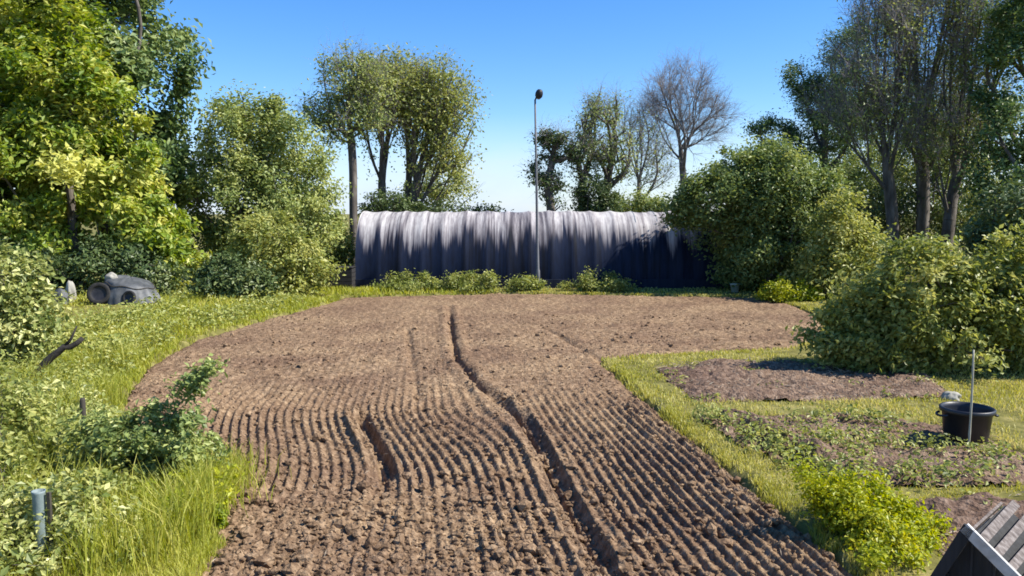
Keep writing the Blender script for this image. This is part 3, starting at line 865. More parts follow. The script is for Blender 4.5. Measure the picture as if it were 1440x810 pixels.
def bed_sd(P):
    s = np.full(len(P), -9.0)
    for b in BEDS:
        s = np.maximum(s, sdist(P, b))
    return s

def make_grass():
    # long verge grass on the left
    x, y = cover_points(150000, 4.5, 34, -0.85, -0.05)
    P = np.c_[x, y]
    s = sdist(P, FIELD)
    k = (s < 0.05 + 0.30 * (fbm(x * 2.6, y * 2.6, 8, 3) - 0.45)) & (x < 0) & (y < 31.6)
    x, y, s = x[k], y[k], s[k]
    patch = fbm(x * 0.7, y * 0.7, 201, 3)
    h = (0.05 + 0.34 * patch ** 1.4) * RNG.uniform(0.6, 1.3, len(x)) * np.where(s > -0.4, 0.75, 1.0)
    hd_ = np.hypot((x + 12.0) / 1.6, (y - 22.2) / 2.6)
    h = h * (0.25 + 0.75 * sstep(0.7, 1.3, hd_))
    w = np.maximum(0.007, 0.0011 * y) * RNG.uniform(0.8, 1.5, len(x))
    tint = np.clip(0.25 + 0.5 * fbm(x * 0.45, y * 0.45, 211, 3) + RNG.normal(0, 0.16, len(x)), 0, 1)
    blades('verge_grass', x, y, h, w, 'grass_long', 'long bright grass on the left verge of the field', 'grass', tint)
    # mown paths on the right
    x, y = cover_points(210000, 4.5, 34, -0.1, 0.95)
    P = np.c_[x, y]
    s = sdist(P, FIELD); b = bed_sd(P)
    jag = 0.26 * (fbm(x * 3, y * 3, 9, 3) - 0.45)
    k = (s < 0.05 + jag) & (b < 0.06 + jag * 0.6) & ((x > 0.5) | (y > 28)) & (fbm(x * 1.4, y * 1.1, 241, 3) + 0.12 * RNG.random(len(x)) > 0.43)
    x, y = x[k], y[k]
    patch = fbm(x * 0.9, y * 0.9, 221, 3)
    h = (0.03 + 0.075 * patch) * RNG.uniform(0.6, 1.3, len(x))
    w = np.maximum(0.006, 0.0011 * y) * RNG.uniform(0.8, 1.4, len(x))
    tint = np.clip(0.30 + 0.55 * fbm(x * 0.6, y * 0.6, 231, 3) + RNG.normal(0, 0.17, len(x)), 0, 1)
    blades('path_grass', x, y, h, w, 'grass', 'short yellow-green grass on the paths between the beds', 'grass', tint)
    # ragged growth creeping over the cut edge of the field
    Aed = FIELD; Bed = np.roll(FIELD, -1, 0)
    ln = np.linalg.norm(Bed - Aed, axis=1); cy_ = (Aed[:, 1] + Bed[:, 1]) / 2
    pr = ln / np.maximum(cy_, 5) ** 1.3; pr[Aed[:, 1] + Bed[:, 1] < 8] *= 0.2
    e = RNG.choice(len(Aed), 42000, p=pr / pr.sum())
    f = RNG.random(len(e))[:, None]
    P = Aed[e] + (Bed[e] - Aed[e]) * f
    nrm = np.c_[-(Bed - Aed)[e][:, 1], (Bed - Aed)[e][:, 0]] / ln[e][:, None]
    P = P + nrm * (RNG.normal(0, 0.16, len(e)) * (0.4 + 1.2 * fbm(P[:, 0] * 1.7, P[:, 1] * 1.7, 251, 3)))[:, None]
    s = sdist(P, FIELD)
    k = (s < 0.16) & (fbm(P[:, 0] * 2.2, P[:, 1] * 2.2, 261, 3) + 0.15 * RNG.random(len(s)) > 0.47 + 0.8 * np.clip(s, 0, 1))
    P = P[k]; s = s[k]
    z = ground_z(P[:, 0], P[:, 1]) - 0.03 - 0.3 * sstep(0.02, 0.28, s) * 0.5
    et = np.clip(0.2 + 0.6 * fbm(P[:, 0], P[:, 1], 271, 2) + RNG.normal(0, 0.16, len(P)), 0, 1)
    for m_, mt, lb in ((P[:, 0] < 0, 'grass_long', 'ragged grass creeping over the left and far edges of the tilled field'),
                       (P[:, 0] >= 0, 'grass', 'ragged pale grass creeping over the right edge of the tilled field')):
        blades('edge_grass', P[m_, 0], P[m_, 1], RNG.uniform(0.04, 0.17 if mt == 'grass_long' else 0.11, int(m_.sum())), np.maximum(0.006, 0.0012 * P[m_, 1]), mt, lb, 'grass', et[m_], z=z[m_])
    # tall seeding tufts standing out of the left verge
    T = []
    for px, py in ((40, 700), (120, 745), (90, 600), (150, 575), (20, 760), (250, 745), (290, 720), (60, 560), (180, 520), (120, 530), (10, 640), (230, 780), (160, 800), (310, 745)):
        c = gp(px, py); m = 260
        T.append(np.c_[c[0] + RNG.normal(0, 0.13, m), c[1] + RNG.normal(0, 0.22, m)])
    T = np.concatenate(T); T = T[sdist(T, FIELD) < 0.1]
    blades('seeding_grass', T[:, 0], T[:, 1], RNG.uniform(0.3, 0.75, len(T)), RNG.uniform(0.006, 0.012, len(T)), 'grass_long',
           'tall seeding grass standing out of the left verge', 'grass', np.clip(RNG.normal(0.5, 0.22, len(T)), 0, 1))
    # tuft at the field edge
    n = 4200
    c = gp(268, 700)
    x = c[0] + RNG.normal(0, 0.24, n); y = c[1] + RNG.normal(0, 0.42, n)
    h = RNG.uniform(0.18, 0.42, n); w = RNG.uniform(0.006, 0.012, n)
    blades('tall_grass_tuft', x, y, h, w, 'grass_long', 'bright tall grass spilling over the near left field edge', 'grass',
           np.clip(RNG.normal(0.5, 0.2, n), 0, 1))
make_grass()

def low_weeds():
    # leafy weeds in the weedy bed, thinner in the others
    C, Nn, L, T = [], [], [], []
    for b, seed, dens, thr, hh in ((BED_B, 121, 60, 0.57, 0.22), (BED_A, 101, 8, 0.60, 0.10), (BED_C, 141, 18, 0.58, 0.10)):
        lo, hi = b.min(0), b.max(0)
        n = int((hi - lo).prod() * dens)
        p = RNG.uniform(lo, hi, (n, 2))
        k = (sdist(p, b) > -0.1) & (fbm(p[:, 0] * 1.5, p[:, 1] * 1.5, seed + 50, 3) > thr - 0.12 * RNG.random(n))
        p = p[k]
        for q in p:
            m = RNG.integers(6, 16)
            r = RNG.uniform(0.04, 0.13)
            c = np.c_[q[0] + RNG.normal(0, r, m), q[1] + RNG.normal(0, r, m), RNG.uniform(0.02, hh, m)]
            C.append(c); Nn.append(np.c_[c[:, :2] - q, np.full(m, 0.12)] / 0.12 + RNG.normal(0, 0.35, (m, 3)))
            L.append(RNG.uniform(0.04, 0.09, m)); T.append(np.clip(RNG.normal(RNG.normal(0.55, 0.2), 0.15, m), 0, 1))
    C = np.concatenate(C); Nn = np.concatenate(Nn); L = np.concatenate(L); T = np.concatenate(T)
    C[:, 2] += 0.02
    o = leaves('low_weeds', C, Nn, L, L * 0.55, M['l_fresh'], None, T)
    tag(o, 'low green weeds growing over the garden beds', 'weeds', kind='stuff')
    # dry stalks and straw on the beds
    C = []
    for b, dens in ((BED_A, 170), (BED_B, 60), (BED_C, 60)):
        lo, hi = b.min(0), b.max(0)
        p = RNG.uniform(lo, hi, (int((hi - lo).prod() * dens), 2))
        p = p[(sdist(p, b) > 0) & (fbm(p[:, 0] * 0.9, p[:, 1] * 2.4, 301, 3) > 0.5)]
        C.append(p)
    p = np.c_[RNG.uniform(-6, 3, 700), np.exp(RNG.uniform(math.log(5), math.log(26), 700))]
    C.append(p[sdist(p, FIELD) > 0.1])
    p = np.concatenate(C)
    n = len(p)
    c = np.c_[p, RNG.uniform(0.03, 0.10, n)]
    l = RNG.uniform(0.05, 0.16, n)
    l[-len(C[-1]):] *= 0.55
    o = leaves('dry_straw_litter', c, np.c_[RNG.normal(0, 0.35, (n, 2)), np.ones(n)], l, l * 0.14, M['straw'], None, np.clip(RNG.normal(0.5, 0.25, n), 0, 1))
    tag(o, 'dry straw and dead stalks lying on the dug beds and the tilled field', 'straw', kind='stuff')
    # broad verge weeds mixed through the left grass
    x, y = cover_points(12000, 4.6, 28, -0.8, -0.12)
    k = (sdist(np.c_[x, y], FIELD) < -0.1) & (fbm(x * 0.8, y * 0.8, 311, 3) > 0.50)
    k &= np.hypot((x + 12.0) / 1.6, (y - 22.2) / 2.6) > 1
    x, y = x[k], y[k]
    m = 8
    X = np.repeat(x, m); Y = np.repeat(y, m)
    sc = np.clip(Y / 14, 0.7, 1.6)
    c = np.c_[X + RNG.normal(0, 0.09, len(X)) * sc, Y + RNG.normal(0, 0.09, len(X)) * sc, ground_z(X, Y) + np.repeat(RNG.uniform(0.6, 1.5, len(x)), m) * RNG.uniform(0.06, 0.36, len(X))]
    l = RNG.uniform(0.05, 0.10, len(X)) * sc
    o = leaves('broadleaf_weeds', c, np.c_[RNG.normal(0, 0.5, (len(X), 2)), np.full(len(X), 0.8)], l, l * 0.6, M['l_fresh'], None, np.clip(RNG.normal(0.6, 0.2, len(X)), 0, 1))
    tag(o, 'broad-leaved weeds growing through the left verge', 'weeds', kind='stuff')
low_weeds()

# ------------------------------------------------------------------ polytunnel
def cover_mat():
    m, nt, p, out = new_mat('stain_and_shade_polythene')
    tc = N(nt, 'ShaderNodeTexCoord')
    sep = N(nt, 'ShaderNodeSeparateXYZ'); nt.links.new(tc.outputs['Object'], sep.inputs[0])
    def mapped(scale, loc=(0, 0, 0)):
        mp = N(nt, 'ShaderNodeMapping'); mp.inputs['Scale'].default_value = scale; mp.inputs['Location'].default_value = loc
        nt.links.new(tc.outputs['Object'], mp.inputs[0]); return mp
    # run-down dirt and painted shade: streaks long in z and irregular in x
    s1 = N(nt, 'ShaderNodeTexNoise', i_Scale=1.0, i_Detail=5.0, i_Roughness=0.65)
    nt.links.new(mapped((2.9, 0.05, 0.10)).outputs[0], s1.inputs['Vector'])
    s2 = N(nt, 'ShaderNodeTexNoise', i_Scale=1.0, i_Detail=4.0, i_Roughness=0.6)
    nt.links.new(mapped((13.0, 0.3, 0.5), (4, 2, 1)).outputs[0], s2.inputs['Vector'])
    big = N(nt, 'ShaderNodeTexNoise', i_Scale=1.0, i_Detail=2.0)
    nt.links.new(mapped((0.30, 0.1, 0.05), (1.0, 0, 0)).outputs[0], big.inputs['Vector'])
    # level of dirt and painted self-shade, climbing in tongues from the foot
    def math_(op, a, b=None, **kw):
        n = N(nt, 'ShaderNodeMath', operation=op, **kw)
        for i, v in enumerate((a, b)):
            if v is None: continue
            if isinstance(v, (int, float)): n.inputs[i].default_value = v
            else: nt.links.new(v, n.inputs[i])
        return n.outputs[0]
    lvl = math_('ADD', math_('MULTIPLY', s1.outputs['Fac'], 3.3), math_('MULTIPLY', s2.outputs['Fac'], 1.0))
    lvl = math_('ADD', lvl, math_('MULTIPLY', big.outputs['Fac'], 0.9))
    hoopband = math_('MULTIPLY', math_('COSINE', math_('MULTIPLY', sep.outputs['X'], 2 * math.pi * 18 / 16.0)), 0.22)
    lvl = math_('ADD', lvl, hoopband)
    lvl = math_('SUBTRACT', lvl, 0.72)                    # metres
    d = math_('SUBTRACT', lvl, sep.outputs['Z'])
    r = ramp(nt, [(0.22, (0.50, 0.48, 0.46)), (0.40, (0.25, 0.235, 0.24)), (0.49, (0.055, 0.055, 0.075)), (0.54, (0.008, 0.015, 0.038))])  # near-black end paints the lower wall's self-shade along with the stains
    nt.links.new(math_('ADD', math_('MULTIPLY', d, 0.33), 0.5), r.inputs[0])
    fine = N(nt, 'ShaderNodeTexNoise', i_Scale=1.0, i_Detail=6.0)
    nt.links.new(mapped((9, 2, 2.2)).outputs[0], fine.inputs['Vector'])
    rf = ramp(nt, [(0.35, (0.72, 0.70, 0.72)), (0.6, (1, 1, 1))])
    nt.links.new(fine.outputs['Fac'], rf.inputs[0])
    mu = N(nt, 'ShaderNodeMix', data_type='RGBA', blend_type='MULTIPLY'); mu.inputs['Factor'].default_value = 1
    nt.links.new(r.outputs[0], mu.inputs['A']); nt.links.new(rf.outputs[0], mu.inputs['B'])
    # grime run down the whole sheet, heaviest about the middle of the tunnel
    s3 = N(nt, 'ShaderNodeTexNoise', i_Scale=1.0, i_Detail=5.0, i_Roughness=0.7)
    nt.links.new(mapped((5.5, 0.2, 0.22), (9, 3, 2)).outputs[0], s3.inputs['Vector'])
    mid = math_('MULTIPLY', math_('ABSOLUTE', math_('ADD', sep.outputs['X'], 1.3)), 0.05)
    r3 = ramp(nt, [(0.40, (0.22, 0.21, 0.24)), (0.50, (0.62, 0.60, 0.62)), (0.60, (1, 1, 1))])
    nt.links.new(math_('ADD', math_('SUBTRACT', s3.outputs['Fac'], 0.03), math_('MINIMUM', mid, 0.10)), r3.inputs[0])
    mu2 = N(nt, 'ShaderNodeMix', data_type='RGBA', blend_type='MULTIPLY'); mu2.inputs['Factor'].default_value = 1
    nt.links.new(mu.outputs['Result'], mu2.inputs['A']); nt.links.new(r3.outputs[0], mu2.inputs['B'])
    nt.links.new(mu2.outputs['Result'], p.inputs['Base Color'])
    p.inputs['Roughness'].default_value = 0.6
    p.inputs['Specular IOR Level'].default_value = 0.2
    return m
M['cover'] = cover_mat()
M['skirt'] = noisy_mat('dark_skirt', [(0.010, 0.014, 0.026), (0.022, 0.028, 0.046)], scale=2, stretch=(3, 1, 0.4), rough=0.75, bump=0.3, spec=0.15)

TX0, TX1 = at(500, 400, 32.2)[0], at(1030, 400, 32.2)[0] + 0.6
TL = TX1 - TX0
TW, TH = 5.2, 3.12          # width, height
tunnel = thing('polytunnel', ((TX0 + TX1) / 2, 32.2 + TW / 2, 0), 'long polytunnel with dirty white cover streaked and shade-painted dark towards the ground', 'polytunnel')
def arch(f, grow=0.0):
    """cross-section of the hoop: f 0..1 from the front foot over the ridge to the back foot"""
    a = math.pi * f
    cy = -math.cos(a)
    cz = math.sin(a)
    y = math.copysign(abs(cy) ** 0.72, cy) * (TW / 2 + grow)
    z = cz ** 0.80 * (TH + grow)
    return y, z
NH = 18
hoop_x = [-TL / 2 + TL * i / NH for i in range(NH + 1)]
def tunnel_cover():
    nx, nf = NH * 10 + 1, 56
    V = []
    for i in range(nx):
        x = -TL / 2 + TL * i / (nx - 1)
        ph = (i / 10.0) % 1.0
        for k in range(nf):
            f = 0.0 + 1.0 * k / (nf - 1)
            y, z = arch(f)
            sag = -0.045 * math.sin(math.pi * ph) ** 0.7 - 0.02 * (float(vnoise(x * 1.1, f * 6, 401)) - 0.5) - 0.012 * (float(vnoise(x * 5, f * 9, 402)) - 0.5)
            if z > 2.6:
                sag -= 0.03 * float(vnoise(x * 0.9, 1.0, 403))
            s = 1 + sag / 2.6
            V.append((x, y * s, max(z * s, 0.0) + 0.01))
    idx = np.arange(nx * nf).reshape(nx, nf)
    Fa = np.c_[idx[:-1, :-1].ravel(), idx[1:, :-1].ravel(), idx[1:, 1:].ravel(), idx[:-1, 1:].ravel()]
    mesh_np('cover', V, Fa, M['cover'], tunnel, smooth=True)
tunnel_cover()
for x in hoop_x:
    bm = bmesh.new()
    add_tube(bm, [(x, *arch(f / 24, -0.045)) for f in range(25)], [0.028] * 25, 8)
    bm_obj('hoop', bm, M['steel'], tunnel, True)
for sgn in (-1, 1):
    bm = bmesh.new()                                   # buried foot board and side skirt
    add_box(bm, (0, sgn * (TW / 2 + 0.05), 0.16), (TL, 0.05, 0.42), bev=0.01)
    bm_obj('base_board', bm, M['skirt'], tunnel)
for sx in (-1, 1):                                     # end walls with a door each
    bm = bmesh.new()
    ring = [bm.verts.new((sx * (TL / 2 - 0.02), y * 0.985, z * 0.985)) for y, z in (arch(k / 30) for k in range(31))]
    bm.faces.new(ring)
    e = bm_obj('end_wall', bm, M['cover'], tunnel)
    bm = bmesh.new()
    for yy in (-0.85, 0.85):
        add_box(bm, (sx * (TL / 2 + 0.03), yy, 1.05), (0.08, 0.09, 2.1), bev=0.01)
    add_box(bm, (sx * (TL / 2 + 0.03), 0, 2.15), (0.08, 1.9, 0.1), bev=0.01)
    bm_obj('door_frame', bm, M['post'], e)

# ------------------------------------------------------------------ lamp post
lp = at(757, 404, 31.2); ltop = at(752.5, 140, 31.2)
lamp = thing('lamp_post', (lp[0], 31.2, 0), 'tall thin grey post with a dark lamp head in front of the polytunnel', 'lamp post')
hgt = ltop[2]
lean = ltop[0] - lp[0]
bm = bmesh.new()
add_tube(bm, [(lean * f, 0, -0.2 + (hgt + 0.2) * f) for f in (0, 0.13, 0.14, 0.4, 0.7, 1)], [0.08, 0.08, 0.058, 0.050, 0.042, 0.036], 14)
bm_obj('pole', bm, M['pole'], lamp, True)
bm = bmesh.new()
add_tube(bm, [(lean, 0, hgt - 0.05), (lean + 0.03, -0.01, hgt + 0.06), (lean + 0.13, -0.03, hgt + 0.12)], [0.03, 0.03, 0.03], 10)
bm_obj('bracket', bm, M['lamp'], lamp, True)
bm = bmesh.new()
add_lathe(bm, [(0.001, 0.20), (0.10, 0.185), (0.155, 0.12), (0.185, 0.02), (0.175, -0.10), (0.12, -0.17), (0.001, -0.19)], 20)
hd = bm_obj('lamp_head', bm, M['lamp'], lamp, True)
hd.scale = (0.8, 0.8, 0.9)
hd.location = (lean + 0.15, -0.05, hgt + 0.2); hd.rotation_euler = (R(20), R(12), 0)
bm = bmesh.new()
add_lathe(bm, [(0.12, -0.168), (0.08, -0.215), (0.001, -0.235)], 20)
bm_obj('lens', bm, M['lens'], hd, True)

# ------------------------------------------------------------------ black tub, cane and plastic by it
tb = gp(1371, 634)
tub = thing('plastic_tub', (tb[0], tb[1] + 0.22, 0.0), 'large black round plastic tub on the weedy bed', 'tub')
bm = bmesh.new()
add_lathe(bm, [(0.001, 0.012), (0.225, 0.0), (0.245, 0.02), (0.262, 0.18), (0.266, 0.185), (0.292, 0.45), (0.318, 0.455), (0.325, 0.47), (0.325, 0.505), (0.312, 0.515), (0.292, 0.51), (0.285, 0.46), (0.245, 0.06), (0.001, 0.05)], 40)
bm_obj('shell', bm, M['black'], tub, True)
for sgn in (-1, 1):
    bm = bmesh.new()
    add_tube(bm, [(sgn * (0.30 + 0.075 * math.sin(a)), 0.11 * math.cos(a), 0.43 - 0.02 * math.sin(a)) for a in np.linspace(0, math.pi, 9)], [0.016] * 9, 8)
    h = bm_obj('handle', bm, M['black'], tub, True)
bm = bmesh.new(); bmesh.ops.create_circle(bm, cap_ends=True, segments=32, radius=0.272)
for v in bm.verts: v.co.z = 0.36
bm_obj('soil_fill', bm, M['bed'], tub)
cb = gp(1361, 640)
cane = thing('garden_cane', (cb[0], cb[1], 0), 'thin pale cane standing upright in front of the black tub', 'cane')
ctop = at(1359, 492, cb[1])
bm = bmesh.new()
pts = [(0.01 * math.sin(3 * f), 0, -0.1 + (ctop[2] + 0.1) * f) for f in np.linspace(0, 1, 12)]
add_tube(bm, pts, [0.014 - 0.003 * f + (0.002 if i % 3 == 0 else 0) for i, f in enumerate(np.linspace(0, 1, 12))], 8)
bm_obj('stick', bm, M['cane'], cane, True)

def lump(name, loc, size, mat, label, cat, seed, fold=0.25, rz=0.0, tip=0.0, sub=4, parent=None):
    bm = bmesh.new()
    bmesh.ops.create_icosphere(bm, subdivisions=sub, radius=1)
    for v in bm.verts:
        c = v.co.copy()
        n = float(fbm(c.x * 1.6 + seed, c.y * 1.6 + c.z * 1.1, seed, 4)) - 0.5
        n2 = abs(float(vnoise(math.atan2(c.y, c.x) * 2.6 + seed, c.z * 1.2, seed + 5)) - 0.5)
        s = 1 + fold * n * 1.8 - fold * n2
        x, y, z = c.x * s, c.y * s, c.z * (1 + fold * n)
        if z < -0.35: z = -0.35 + (z + 0.35) * 0.1; x *= 1.08; y *= 1.08
        v.co = (x * size[0], y * size[1], (z + 0.38) * size[2] / 1.38 + tip * x * size[2])
    o = bm_obj(name, bm, M[mat], None, True)
    o.location = tuple(float(q) for q in loc); o.rotation_euler = (0, 0, rz)
    return tag(o, label, cat)
w_ = gp(1343, 566)
lump('crumpled_sheet', (w_[0], w_[1] + 0.1, 0.0), (0.15, 0.10, 0.16), 'sack', 'crumpled whitish plastic lying on the grass behind the black tub', 'plastic sheet', 17, 0.5)

# ------------------------------------------------------------------ slatted shed roof at the near right corner
A = at(1362, 748, 5.3)
AZ = float(A[2])
rz = R(-45)                                            # local +Y = ridge direction, away to the right
coop = thing('low_shed', (A[0], A[1], 0), 'low garden shed with grey slatted roof and pale bargeboard, its boarded end dark', 'shed', None, rz)
LEN = 0.95
SIDES = {1: (0.72, R(39)), -1: (0.20, R(66))}          # long slatted slope on the right, short steep one on the left
def roof_z(x):
    return AZ - abs(x) * math.tan(SIDES[1 if x >= 0 else -1][1])
bm = bmesh.new()                                       # walls
xr, xl = SIDES[1][0] - 0.05, -SIDES[-1][0] + 0.02
pr_ = [(xl, 0.0), (xr, 0.0), (xr, roof_z(xr) - 0.03), (0, AZ - 0.05), (xl, roof_z(xl) - 0.03)]
f0 = [bm.verts.new((x, 0.05, z)) for x, z in pr_]; f1 = [bm.verts.new((x, LEN - 0.05, z)) for x, z in pr_]
bm.faces.new(f0); bm.faces.new(f1[::-1])
for i in range(5):
    bm.faces.new((f0[i], f1[i], f1[(i + 1) % 5], f0[(i + 1) % 5]))
wall = bm_obj('wall', bm, M['gable'], coop)
bm = bmesh.new()
for i in range(6):
    x = -0.12 + i * 0.14
    zt = roof_z(x) - 0.07
    add_box(bm, (x, 0.04, zt / 2), (0.015, 0.02, max(zt, 0.05)))
bm_obj('batten', bm, M['gable'], wall)
for sgn in (-1, 1):
    hw, pit = SIDES[sgn]
    SL = hw / math.cos(pit)
    bm = bmesh.new()
    ns = 8 if sgn > 0 else 4
    for i in range(ns):
        q = 0.03 + (SL + 0.02) * (i + 0.5) / ns
        c = Vector((sgn * q * math.cos(pit), LEN / 2 + random.uniform(-0.03, 0.03), AZ - q * math.sin(pit) + 0.02 + random.uniform(-0.004, 0.008)))
        rot = Matrix.Rotation(sgn * (pit - R(2)), 3, 'Y') @ Matrix.Rotation(random.uniform(-0.03, 0.03), 3, 'Z')
        add_box(bm, c, (SL / ns * random.uniform(0.5, 0.72), LEN * random.uniform(0.92, 1.08), 0.02), rot, 0.004)
    bm_obj('roof_slats', bm, M['board'], coop)
    bm = bmesh.new()
    c = Vector((sgn * SL / 2 * math.cos(pit), -0.03, AZ - SL / 2 * math.sin(pit) + 0.02))
    add_box(bm, c, (SL + 0.06, 0.028, 0.075), Matrix.Rotation(sgn * pit, 3, 'Y'), 0.004)
    bm_obj('bargeboard', bm, M['white'] if sgn > 0 else M['gable'], coop)

# ------------------------------------------------------------------ left side clutter
def gz(p): return float(ground_z(p[0], p[1]))
bn = at(477, 402, 31.6)
cbin = thing('compost_bin', (bn[0], 31.9, 0), 'dark timber compost bin beside the left end of the polytunnel', 'compost bin')
bm = bmesh.new()
for i in range(5):
    for yy in (-0.42, 0.42):
        add_box(bm, (0, yy, 0.09 + i * 0.165), (1.06, 0.03, 0.145), bev=0.004)
    for xx in (-0.52, 0.52):
        add_box(bm, (xx, 0, 0.09 + i * 0.165), (0.03, 0.80, 0.145), bev=0.004)
bm_obj('slat_sides', bm, M['bin'], cbin)
for xx in (-0.48, 0.48):
    for yy in (-0.38, 0.38):
        bm = bmesh.new(); add_box(bm, (xx, yy, 0.44), (0.06, 0.04, 0.92), bev=0.005); bm_obj('corner_post', bm, M['bin'], cbin)
bm = bmesh.new(); add_box(bm, (0, 0, 0.88), (1.1, 0.9, 0.03), bev=0.006); bm_obj('lid', bm, M['bin'], cbin)

hp = gp(172, 440)
hz = gz(hp)
heap = thing('tarpaulin_heap', (hp[0], hp[1] + 0.6, hz), 'grey tarpaulin thrown over a heap under the yellow-green tree', 'tarpaulin', None, 0.15)
def drape(a, f):
    """point on the sheet: a = angle round the heap, f = 0 top .. 1 hem"""
    ca, sa = math.cos(a), math.sin(a)
    box = 1.0 / (abs(ca) ** 4 + abs(sa) ** 4) ** 0.25
    n = float(fbm(ca * 1.3 + 3, sa * 1.3 + f, 431, 3)) - 0.5
    rr = (0.60 * min(f / 0.45, 1.0) + 0.20 * max(f - 0.45, 0) / 0.55) * (1 + 0.25 * n) * (0.85 + 0.15 * box)
    pl = math.sin(a * 9 + 3 * n) * 0.5 + math.sin(a * 17 + 5 * n) * 0.3
    rr *= 1 + 0.09 * pl * max(f - 0.35, 0) / 0.65
    top = 0.76 + 0.16 * math.cos(a - 2.6) * min(f / 0.45, 1) + 0.14 * n
    z = top * (1 - 0.18 * min(f / 0.45, 1) ** 2) if f < 0.45 else top * 0.82 * (1 - ((f - 0.45) / 0.55)) ** 0.85
    return (rr * ca * 1.08, rr * sa * 0.85, max(z, 0.0) + 0.01 + 0.012 * math.sin(a * 23) * max(f - 0.45, 0) + 0.05 * (float(fbm(ca * f * 3 + 7, sa * f * 3, 441, 3)) - 0.5))
V, Fa = [], []
na, nf = 120, 26
for q in range(nf):
    for k in range(na):
        V.append(drape(2 * math.pi * k / na, q / (nf - 1)))
for q in range(nf - 1):
    for k in range(na):
        Fa.append((q * na + k, (q + 1) * na + k, (q + 1) * na + (k + 1) % na, q * na + (k + 1) % na))
mesh_np('sheet', V, Fa, M['tarp'], heap, smooth=True)
bm = bmesh.new()
add_tube(bm, [tuple(np.array(drape(2 * math.pi * k / 40, 0.52 + 0.03 * math.sin(k))) * np.array([1.03, 1.03, 1])) for k in range(41)], [0.012] * 41, 6)
bm_obj('rope', bm, M['post'], heap, True)
bp = at(157, 394, hp[1] + 0.45)
lump('sack', (bp[0], hp[1] + 0.45, hz + 0.70), (0.20, 0.16, 0.26), 'sack', 'pale sack lying on top of the grey tarpaulin heap', 'sack', 47, 0.35)
sk = gp(101, 438)
lump('sack', (sk[0], sk[1], gz(sk)), (0.16, 0.16, 0.75), 'sack', 'tall pale sack standing left of the grey tarpaulin heap', 'sack', 53, 0.35)
sk = gp(78, 442)
lump('sack', (sk[0], sk[1] + 0.3, gz(sk)), (0.28, 0.22, 0.5), 'tarp', 'squat grey sack at the left of the tall pale sack', 'sack', 59, 0.4)

def tyre(loc, rad, tilt, rz, label):
    t = thing('tyre', loc, label, 'tyre', None, rz)
    bm = bmesh.new()
    pf = [(0.62, -0.13), (0.70, -0.19), (0.90, -0.20), (0.98, -0.15), (1.0, 0), (0.98, 0.15), (0.90, 0.20), (0.70, 0.19), (0.62, 0.13), (0.62, -0.13)]
    add_lathe(bm, [(r * rad, z * rad) for r, z in pf], 28)
    o = bm_obj('tread', bm, M['rubber'], t, True)
    bm = bmesh.new()
    add_lathe(bm, [(0.615 * rad, -0.10 * rad), (0.5 * rad, -0.05 * rad), (0.15 * rad, -0.07 * rad), (0.001, -0.07 * rad)], 28)
    add_lathe(bm, [(0.615 * rad, 0.10 * rad), (0.5 * rad, 0.04 * rad), (0.15 * rad, 0.06 * rad), (0.001, 0.06 * rad)], 28)
    r_ = bm_obj('rim', bm, M['lamp'], t, True)
    for q in (o, r_):
        q.rotation_euler = (R(90) - tilt, 0, 0); q.location = (0, 0, rad)
    return t
ty = gp(153, 436)
tyre((ty[0] + 0.1, hp[1] - 0.02, gz(ty) + 0.0), 0.34, R(12), R(10), 'large black tyre leaning on the left side of the grey tarpaulin heap')
ty = gp(189, 438)
tyre((ty[0] + 0.05, hp[1] - 0.06, gz(ty)), 0.22, R(14), R(-12), 'small dark tyre leaning on the right side of the grey tarpaulin heap')

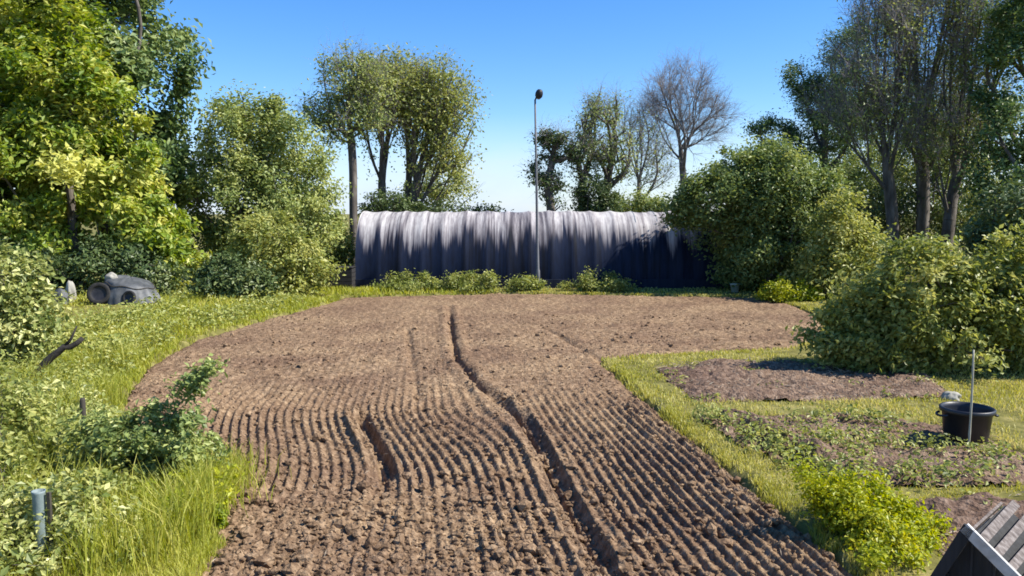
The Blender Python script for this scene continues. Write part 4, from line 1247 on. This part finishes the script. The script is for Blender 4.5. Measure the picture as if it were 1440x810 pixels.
b0 = at(52, 526, 13.0); b1 = at(116, 470, 13.2)
br = thing('dead_branch', (b0[0], b0[1], gz(b0)), 'dark dead branch leaning up out of the verge weeds', 'branch')
o0 = np.array([b0[0], b0[1], gz(b0)])
bm = bmesh.new()
d_ = b1 - b0
pts = [b0 - o0 + d_ * f + np.array([0, 0, 0.07 * math.sin(5 * f) + (0.04 if 0.5 < f < 0.7 else 0)]) for f in np.linspace(-0.35, 1, 11)]
add_tube(bm, pts, [0.085 - 0.045 * f for f in np.linspace(0, 1, 11)], 10)
lm = bm_obj('limb', bm, M['dead'], br, True)
bm = bmesh.new()
p = pts[7]
add_tube(bm, [p, p + np.array([0.12, 0, 0.13]), p + np.array([0.2, 0.05, 0.34])], [0.03, 0.022, 0.012], 7)
bm_obj('side_shoot', bm, M['dead'], lm, True)

pb = at(122, 690, 8.7)
post = bm = bmesh.new()
ptz = at(122, 560, 8.7)[2] - gz(pb)
add_tube(bm, [(0, 0, -0.15), (0.004, 0, ptz * 0.5), (0.0, 0.006, ptz - 0.02), (0, 0.006, ptz)], [0.032, 0.031, 0.030, 0.024], 10)
o = bm_obj('fence_post', bm, M['post'], None, True)
o.location = (pb[0], pb[1], gz(pb)); tag(o, 'thin dark wooden post standing behind the brambles', 'post')

tg = at(57, 745, 6.5)
g = thing('tree_guard', (tg[0], tg[1], gz(tg)), 'pale blue plastic tree guard tube among the left weeds', 'tree guard')
bm = bmesh.new()
gt = at(57, 690, 6.5)[2] - gz(tg)
add_lathe(bm, [(0.050, -0.05), (0.048, gt * 0.5), (0.050, gt - 0.02), (0.055, gt), (0.048, gt), (0.045, 0.0)], 20)
bm_obj('tube', bm, M['guard'], g, True)
bm = bmesh.new(); add_box(bm, (0.085, 0, gt * 0.42), (0.03, 0.03, gt * 0.95 + 0.1), bev=0.003); bm_obj('stake', bm, M['post'], g)

bk = gp(1031, 411)
b_ = thing('bucket', (bk[0], bk[1] - 0.2, gz(bk)), 'small pale bucket at the foot of the large dark bush', 'bucket')
bm = bmesh.new()
add_lathe(bm, [(0.001, 0.0), (0.13, 0.0), (0.17, 0.30), (0.185, 0.30), (0.185, 0.325), (0.165, 0.325), (0.125, 0.02), (0.001, 0.02)], 24)
bm_obj('shell', bm, M['bucket'], b_, True)
bm = bmesh.new()
add_tube(bm, [(0.18 * math.cos(a), -0.06 * math.sin(a), 0.30 - 0.13 * math.sin(a)) for a in np.linspace(0, math.pi, 11)], [0.006] * 11, 6)
bm_obj('handle', bm, M['steel'], b_, True)
